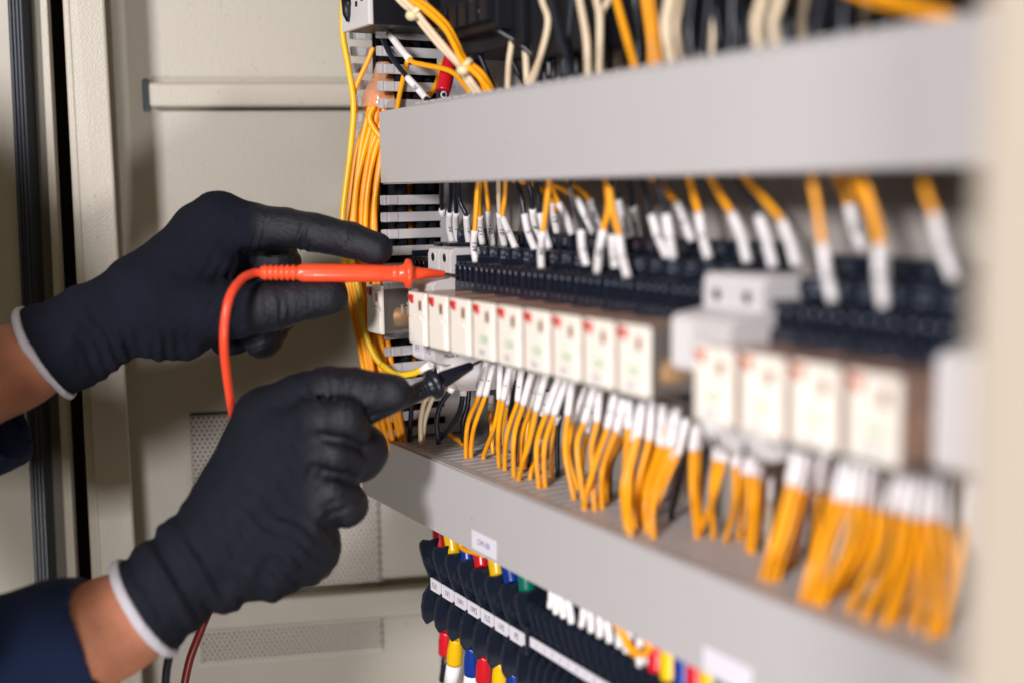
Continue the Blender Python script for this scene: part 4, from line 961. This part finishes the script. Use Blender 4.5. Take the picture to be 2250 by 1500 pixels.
# black probe
tip2 = bp(1066, 788, d=640); jn2 = bp(1037, 802, d=636); tl2 = bp(770, 934, d=602)
pb_ = empty('test_probe', tuple(tl2), 'black test probe held by the lower hand, tip under the fourth relay', 'test probe')
def T(u): return (u-770)/(1037-770.)
prof = [(T(770), 3.6), (T(772), 4.4), (T(880), 4.9), (T(905), 5.0)]
for k in range(4): u = 908+k*8; prof += [(T(u), 5.0), (T(u+1.5), 4.5), (T(u+3), 5.0)]
prof += [(T(938), 5.3), (T(942), 6.5), (T(945), 8.2), (T(952), 8.4), (T(957), 7.4), (T(960), 5.2), (T(964), 5.0), (T(967), 4.5), (T(972), 4.7), (T(1034), 2.3), (T(1037), 1.7)]
m = MB(); lathe(m, tl2, jn2, prof); obj('probe_handle', m, MT['bprobe'], pb_)
m = MB(); lathe(m, jn2, tip2, [(-.02, .8), (.92, .75), (1., .4)]); obj('metal_tip', m, MT['steel'], pb_)
C = [bp(772, 933, d=603), bp(700, 990, d=620), bp(560, 1180, d=645), bp(420, 1340, d=640), bp(372, 1440, d=625), bp(360, 1560, d=620)]
m = MB(); m.tube(C, 2.3, 14, sub=8); obj('probe_cable', m, MT['black'], pb_)

# ================================================================== HANDS (signed distance field -> surface nets)
def cc(u, v, d): return np.array([(u-U0)/F*d, -(v-V0)/F*d, d])
def c2w(P): return CAM+P[:, :1]*RT+P[:, 1:2]*UP+P[:, 2:3]*FW
class SDF:
    def __init__(s, lo, hi, h):
        s.lo = np.array(lo, float); s.h = h; n = np.ceil((np.array(hi)-s.lo)/h).astype(int)+1; s.n = n
        s.X = (s.lo[0]+h*np.arange(n[0]))[:, None, None].astype(np.float32); s.Y = (s.lo[1]+h*np.arange(n[1]))[None, :, None].astype(np.float32); s.Z = (s.lo[2]+h*np.arange(n[2]))[None, None, :].astype(np.float32)
    def cone(s, a, ra, b, rb):
        a = np.array(a); ba = np.array(b)-a; L2 = ba@ba
        px, py, pz_ = s.X-a[0], s.Y-a[1], s.Z-a[2]
        t = np.clip((px*ba[0]+py*ba[1]+pz_*ba[2])/L2, 0, 1)
        return np.sqrt((px-t*ba[0])**2+(py-t*ba[1])**2+(pz_-t*ba[2])**2)-(ra+(rb-ra)*t)
    def plane(s, p, n):
        n = np.array(n, float); n /= np.linalg.norm(n); return (s.X-p[0])*n[0]+(s.Y-p[1])*n[1]+(s.Z-p[2])*n[2]
def smin(a, b, k):
    h = np.clip(.5+.5*(b-a)/k, 0, 1); return b*(1-h)+a*h-k*h*(1-h)
def smax(a, b, k): return -smin(-a, -b, k)
def nets(g, s):
    """naive surface nets"""
    g = np.asarray(g, np.float32); sg = g < 0; n = np.array(g.shape)
    cnt = np.zeros(n-1, int)
    for i in (0, 1):
        for j in (0, 1):
            for k in (0, 1): cnt += sg[i:n[0]-1+i, j:n[1]-1+j, k:n[2]-1+k]
    act = (cnt > 0) & (cnt < 8); idx = -np.ones(n-1, int); I = np.argwhere(act); idx[act] = np.arange(len(I))
    acc = np.zeros((len(I), 3)); w = np.zeros(len(I)); cor = [(i, j, k) for i in (0, 1) for j in (0, 1) for k in (0, 1)]
    for p in range(8):
        for q in range(p+1, 8):
            a_, b_ = np.array(cor[p]), np.array(cor[q])
            if abs(a_-b_).sum() != 1: continue
            ga = g[tuple((I+a_).T)]; gb = g[tuple((I+b_).T)]; mk = (ga < 0) != (gb < 0)
            t = np.where(mk, ga/(ga-gb+1e-12), 0)[:, None]
            acc += np.where(mk[:, None], a_+t*(b_-a_), 0); w += mk
    V = s.lo+s.h*(I+acc/w[:, None]); Fc = []
    for ax in range(3):
        o1, o2 = [(1, 2), (2, 0), (0, 1)][ax]
        sl0 = [slice(None)]*3; sl1 = [slice(None)]*3; sl0[ax] = slice(0, -1); sl1[ax] = slice(1, None)
        ch = sg[tuple(sl0)] != sg[tuple(sl1)]; E_ = np.argwhere(ch)
        E_ = E_[(E_[:, o1] > 0) & (E_[:, o2] > 0) & (E_[:, o1] < n[o1]-1) & (E_[:, o2] < n[o2]-1)]
        d1 = np.zeros(3, int); d1[o1] = 1; d2 = np.zeros(3, int); d2[o2] = 1
        q = np.stack([idx[tuple((E_-d1-d2).T)], idx[tuple((E_-d2).T)], idx[tuple(E_.T)], idx[tuple((E_-d1).T)]], 1)
        inside = sg[tuple(E_.T)]; q = np.where(inside[:, None], q, q[:, ::-1])
        Fc.append(q[(q >= 0).all(1)])
    return V, np.concatenate(Fc)
def relax(V, Fq, it=2, lam=.5):
    e1 = np.concatenate([Fq[:, [0, 1]], Fq[:, [1, 2]], Fq[:, [2, 3]], Fq[:, [3, 0]]]); e1 = np.concatenate([e1, e1[:, ::-1]])
    deg = np.bincount(e1[:, 0], minlength=len(V))[:, None]
    for _ in range(it):
        A_ = np.stack([np.bincount(e1[:, 0], V[e1[:, 1], k], len(V)) for k in range(3)], 1); V = V+lam*(A_/np.maximum(deg, 1)-V)
    return V
def sdf_obj(name, g, s, m_, parent, coat=None, it=2):
    V, Fq = nets(g, s); V = relax(V, Fq, it); Wp = c2w(V)
    org = ORG[parent.name]
    me = bpy.data.meshes.new(name); me.from_pydata(((Wp-org)*S).tolist(), [], Fq.tolist()); me.update()
    me.polygons.foreach_set('use_smooth', [True]*len(Fq)); me.materials.append(m_)
    if coat is not None:
        u = V[:, 0]/V[:, 2]*F+U0; v = -V[:, 1]/V[:, 2]*F+V0
        at = me.attributes.new('coat', 'FLOAT', 'POINT'); at.data.foreach_set('value', np.clip(coat(u, v), 0, 1).astype(np.float32))
    o = bpy.data.objects.new(name, me); COL.objects.link(o); o.parent = parent; ORG[o.name] = org; return o
def chain(s, D0, pts, g=None, k=2.):
    """pts: (u, v, w_mm, r_px)"""
    for a_, b_ in zip(pts[:-1], pts[1:]):
        da = D0+a_[2]; db = D0+b_[2]
        c = s.cone(cc(a_[0], a_[1], da), a_[3]*da/F, cc(b_[0], b_[1], db), b_[3]*db/F)
        g = c if g is None else smin(g, c, k)
    return g
person = empty('person', tuple(bp(-60, 1100, d=600)), 'person reaching in from the left in black gloves and navy sleeves, holding two test probes', 'person')
H = 1.15
def bounds(D0, u0, u1, v0, v1, w0, w1):
    a_ = cc(u0, v1, D0+w1 if u0 < U0 else D0+w0); b_ = cc(u1, v0, D0); x0 = min(cc(u0, v0, D0+w0)[0], cc(u0, v0, D0+w1)[0]); x1 = max(cc(u1, v0, D0+w0)[0], cc(u1, v0, D0+w1)[0])
    ys = [cc(0, v, D0+w)[1] for v in (v0, v1) for w in (w0, w1)]
    return (x0, min(ys), D0+w0), (x1, max(ys), D0+w1)
# ---------- upper hand
D0 = 640.
s = SDF(*bounds(D0, -10, 885, 395, 905, -48, 62), H)
palm = chain(s, D0, [(60, 783, -2, 97), (190, 716, 2, 85), (330, 655, 8, 92)], k=6)
palm = chain(s, D0, [(100, 783, 0, 92), (158, 774, 0, 88)], palm, 6)
palm = chain(s, D0, [(330, 640, 8, 84), (478, 489, 16, 67)], palm, 8)
palm = chain(s, D0, [(330, 650, 6, 84), (462, 575, 16, 72)], palm, 8)
palm = chain(s, D0, [(300, 685, 6, 80), (450, 665, 18, 66)], palm, 8)
palm = chain(s, D0, [(300, 705, 4, 76), (392, 722, 10, 66), (455, 705, 14, 54)], palm, 8)
palm = chain(s, D0, [(360, 680, 0, 74), (490, 672, -2, 58)], palm, 8)
palm = chain(s, D0, [(235, 742, 0, 60), (256, 770, 0, 38)], palm, 5)
palm = chain(s, D0, [(430, 500, 22, 50), (500, 540, 30, 52), (540, 560, 34, 48)], palm, 7)
thumb = chain(s, D0, [(440, 685, 0, 56), (520, 688, 0, 56), (605, 670, -2, 55), (650, 660, -1, 50), (722, 652, 0, 44)], k=2)
index = chain(s, D0, [(484, 490, 14, 64), (560, 500, 10, 52), (625, 500, 8, 43), (690, 511, 6, 42), (765, 527, 4, 40), (828, 547, 3, 36)], k=2)
middle = chain(s, D0, [(530, 560, 34, 46), (612, 575, 36, 46), (612, 640, 38, 40)], k=3)
ring = chain(s, D0, [(520, 640, 36, 44), (610, 690, 26, 40), (578, 746, 20, 43)], k=4)
pink = chain(s, D0, [(470, 690, 28, 44), (520, 740, 30, 34), (494, 752, 26, 31)], k=4)
g = smin(palm, thumb, 7); g = smin(g, index, 5); g = smin(g, middle, 2.5); g = smin(g, ring, 2.); g = smin(g, pink, 2.)
def cut(g, pts, D0, k): return smax(g, -chain(s, D0, pts, k=1.), k)
g = cut(g, [(531, 468, -3.5, 9), (526, 520, -5, 13), (534, 585, -5, 12)], D0, 3.)
g = cut(g, [(664, 515, -6.5, 7), (668, 545, -3, 8)], D0, 2.5)
g = cut(g, [(505, 590, -9, 9), (550, 618, -12, 11)], D0, 4.)
g = cut(g, [(520, 690, -17, 5), (530, 735, -13, 8)], D0, 3.5)
g = cut(g, [(280, 812, -8, 9), (284, 786, -10, 9)], D0, 6.)
U_ = s.X/s.Z*F+U0; Vv = -s.Y/s.Z*F+V0
def folds(g, c, deg, amp, per, along, across):
    a_ = math.radians(deg); q = (U_-c[0])*math.cos(a_)+(Vv-c[1])*math.sin(a_); r_ = -(U_-c[0])*math.sin(a_)+(Vv-c[1])*math.cos(a_)
    w_ = np.exp(-(q/along)**2-(r_/across)**2)
    return g+w_*amp*np.sin(q*2*math.pi/per+.9*np.sin(r_*.06)+s.Z*.15)
for f_a in (((662, 528), 12, 1.0, 17, 26, 40), ((760, 545), 12, .5, 13, 22, 40), ((560, 520), 5, .8, 19, 34, 46), ((610, 700), -5, .9, 20, 36, 44), ((690, 665), -8, .45, 14, 26, 40), ((480, 640), 35, .8, 26, 70, 70), ((240, 760), -35, 1.2, 30, 60, 70), ((360, 760), -25, .9, 28, 60, 50), ((560, 755), 60, .6, 16, 30, 40)):
    g = folds(g, *f_a)
# knit ripples near the cuff and soft unevenness everywhere
U_ = s.X/s.Z*F+U0; Vv = -s.Y/s.Z*F+V0
wr = np.clip((430-U_)/250., 0, 1)
g = g+wr*(.5*np.sin(U_*.045+Vv*.03+1.)+.4*np.sin(U_*.03-Vv*.07)+.25*np.sin(U_*.11-Vv*.05))
lg = np.clip((Vv-690)/60., 0, 1)*np.clip((470-U_)/60., 0, 1)
g = g+lg*1.1*np.sin(U_*.062+.6*np.sin(Vv*.05)+2.)
g = g+.30*np.sin(s.X*.33+s.Z*.21)*np.sin(s.Y*.29+1.3)*np.sin(s.Z*.31+.5)+.12*np.sin(s.X*.8+s.Y*.5)*np.sin(s.Y*.9-s.Z*.6)
def smst(x): x = np.clip(x, 0, 1); return x*x*(3-2*x)
nrm_ = np.array([-.87, -.5, -.06]); cp = cc(100, 774, D0)
gl = smax(g, s.plane(cp, nrm_), 1.)
coatA = lambda u, v: smst((u-540)/40.)*(v < 620)+smst((u-520)/60.)*(v >= 620)
glove = sdf_obj('glove', gl, s, MT['glove'], person, coatA)
band = smax(np.abs(g)-1.9, np.abs(s.plane(cp, nrm_))-2.5, 2.2)
sdf_obj('cuff_hem', band, s, MT['hem'], glove)
# arm
s2 = SDF(*bounds(600., -330, 190, 640, 1260, -90, 95), 1.6)
arm = chain(s2, D0, [(92, 784, 0, 74), (60, 796, -4, 82), (10, 816, -12, 90), (-180, 905, -50, 120)], k=8)
s_keep = s; s = s2
V1 = nets(arm, s2)
sdf_obj('forearm', arm, s2, MT['skin'], person)
sl = chain(s2, D0, [(20, 925, -2, 92), (-60, 935, -14, 112), (-300, 1010, -60, 150)], k=8)
sn = np.array([.9, .42, 0]); sp_ = cc(14, 915, D0-4)
sl = smax(sl, s2.plane(sp_, sn), 1.5)
sl_o = smax(sl, -(sl+2.2), .5); 
sl_o = smax(np.abs(chain(s2, D0, [(20, 925, -2, 92), (-60, 935, -14, 112), (-300, 1010, -60, 150)], k=8))-1.3, s2.plane(sp_, sn), 1.)
sdf_obj('jacket_sleeve', sl_o+.5*np.sin(s2.X*.12+s2.Y*.2), s2, MT['cloth'], person, it=3)
# ---------- lower hand
D0 = 612.
s = SDF(*bounds(D0, 225, 925, 780, 1470, -62, 50), H)
palm = chain(s, D0, [(310, 1342, -16, 114), (430, 1238, -6, 105), (545, 1125, 0, 122), (612, 1010, 2, 118)], k=6)
palm = chain(s, D0, [(560, 1080, 2, 110), (592, 934, 6, 84)], palm, 9)
palm = chain(s, D0, [(500, 1235, -2, 100), (600, 1200, -4, 104), (658, 1196, -4, 92)], palm, 9)
palm = chain(s, D0, [(620, 1060, 0, 110), (660, 1000, 2, 105)], palm, 9)
index = chain(s, D0, [(600, 925, 2, 76), (660, 885, -1, 64), (722, 866, -5, 61), (778, 858, -8, 52)], k=3)
index = chain(s, D0, [(778, 858, -8, 50), (822, 862, -11, 47), (864, 862, -12, 41)], index, 2)
middle = chain(s, D0, [(620, 960, -8, 70), (690, 925, -16, 50), (760, 920, -20, 46), (772, 945, -16, 42)], k=4)
mid2 = chain(s, D0, [(740, 950, 0, 55), (792, 990, 2, 58), (785, 1005, 6, 56)], k=4)
ring = chain(s, D0, [(640, 1010, -10, 72), (735, 992, -16, 50), (762, 1015, -10, 46)], k=4)
pinky = chain(s, D0, [(650, 1080, -8, 72), (725, 1075, -12, 55), (758, 1108, -8, 52)], k=4)
pk2 = chain(s, D0, [(690, 1120, -14, 42), (640, 1180, -18, 52)], k=4)
g = smin(palm, index, 7); g = smin(g, mid2, 5); g = smin(g, middle, 3); g = smin(g, ring, 4.5); g = smin(g, pinky, 4); g = smin(g, pk2, 7)
g = cut(g, [(660, 868, -17, 4), (740, 882, -19, 5), (806, 905, -20, 7)], D0, 3.)
g = cut(g, [(700, 958, -27, 6), (760, 968, -26, 8), (800, 985, -16, 8)], D0, 4.)
g = cut(g, [(690, 1030, -26, 8), (760, 1050, -20, 9), (820, 1062, -8, 9)], D0, 5.)
g = cut(g, [(722, 1110, -27, 9), (728, 1150, -22, 14), (742, 1182, -10, 15)], D0, 4.)
g = cut(g, [(812, 1068, -12, 10), (834, 1072, 4, 12)], D0, 3.)
U_ = s.X/s.Z*F+U0; Vv = -s.Y/s.Z*F+V0
for f_a in (((815, 850), 5, .5, 16, 24, 50), ((765, 845), 10, .7, 24, 26, 60), ((700, 850), -15, .4, 28, 50, 60), ((640, 960), -20, .5, 34, 60, 80), ((740, 1120), 60, .45, 24, 34, 50), ((700, 1040), 20, .35, 24, 50, 60), ((640, 1230), -60, 1.0, 34, 90, 80), ((560, 1150), -50, .7, 46, 110, 100)):
    g = folds(g, *f_a)
ax_ = (U_-330)*.74-(Vv-1325)*.67; pe = (U_-330)*.67+(Vv-1325)*.74
wr = np.exp(-((ax_-95)/85.)**2)
g = g+wr*(1.5*np.sin(ax_*.085+.8*np.sin(pe*.02))+.7*np.sin(ax_*.17+pe*.04+1.))
lg = np.exp(-((ax_-210)/110.)**2)*np.clip((pe+20)/80, 0, 1)
g = g+lg*1.2*np.sin(pe*.075+ax_*.02+.5*np.sin(ax_*.03))
g = g+.35*np.sin(s.X*.25+s.Z*.21)*np.sin(s.Y*.22+1.3)*np.sin(s.Z*.31+.5)+.12*np.sin(s.X*.8+s.Y*.5)*np.sin(s.Y*.9-s.Z*.6)
nrm_ = np.array([-.84, -.55, -.12]); cp = cc(318, 1334, D0-16)
gl = smax(g, s.plane(cp, nrm_), 1.)
coatB = lambda u, v: .25+.75*smst((u-650)/70.)
glove = sdf_obj('glove', gl, s, MT['glove'], person, coatB)
band = smax(np.abs(g)-2.1, np.abs(s.plane(cp, nrm_))-3.0, 2.4)
sdf_obj('cuff_hem', band, s, MT['hem'], glove)
s2 = SDF(*bounds(560., -330, 400, 1180, 1760, -80, 95), 1.7)
arm = chain(s2, D0, [(335, 1332, -15, 84), (300, 1350, -18, 92), (240, 1380, -24, 106), (150, 1420, -34, 114), (-160, 1520, -70, 150)], k=8)
sdf_obj('forearm', arm, s2, MT['skin'], person)
base = chain(s2, D0, [(230, 1395, -24, 124), (120, 1420, -36, 132), (-320, 1560, -90, 185)], k=8)
sp_ = cc(222, 1395, D0-22); sn = np.array([.93, .30, .12])
bend = 4.*np.clip(((s2.Y-sp_[1])/25.)**2, 0, 3)
sl_o = smax(np.abs(base+.7*np.sin(s2.X*.10+s2.Y*.16)*np.sin(s2.Z*.09)+.5*np.sin(s2.X*.22-s2.Y*.1))-1.4, s2.plane(sp_, sn)+0*bend, 1.)
sl_o = sl_o+1.3*np.sin(s2.X*.07+s2.Y*.11+1.5*np.sin(s2.Z*.05))*np.sin(s2.Y*.06-s2.X*.03)
sdf_obj('jacket_sleeve', sl_o, s2, MT['cloth'], person, it=3)

# rest of the jacket arm outside the frame, added to shade the door edge
s3 = SDF((-540, -240, 310), (-190, 210, 680), 4.)
j = smin(s3.cone((-330, -70, 600), 48, (-268, -145, 445), 60), s3.cone((-268, -145, 445), 60, (-408, 88, 430), 86), 20)
sdf_obj('unseen_jacket', j+1.5*np.sin(s3.X*.05)*np.sin(s3.Y*.06), s3, MT['cloth'], person)
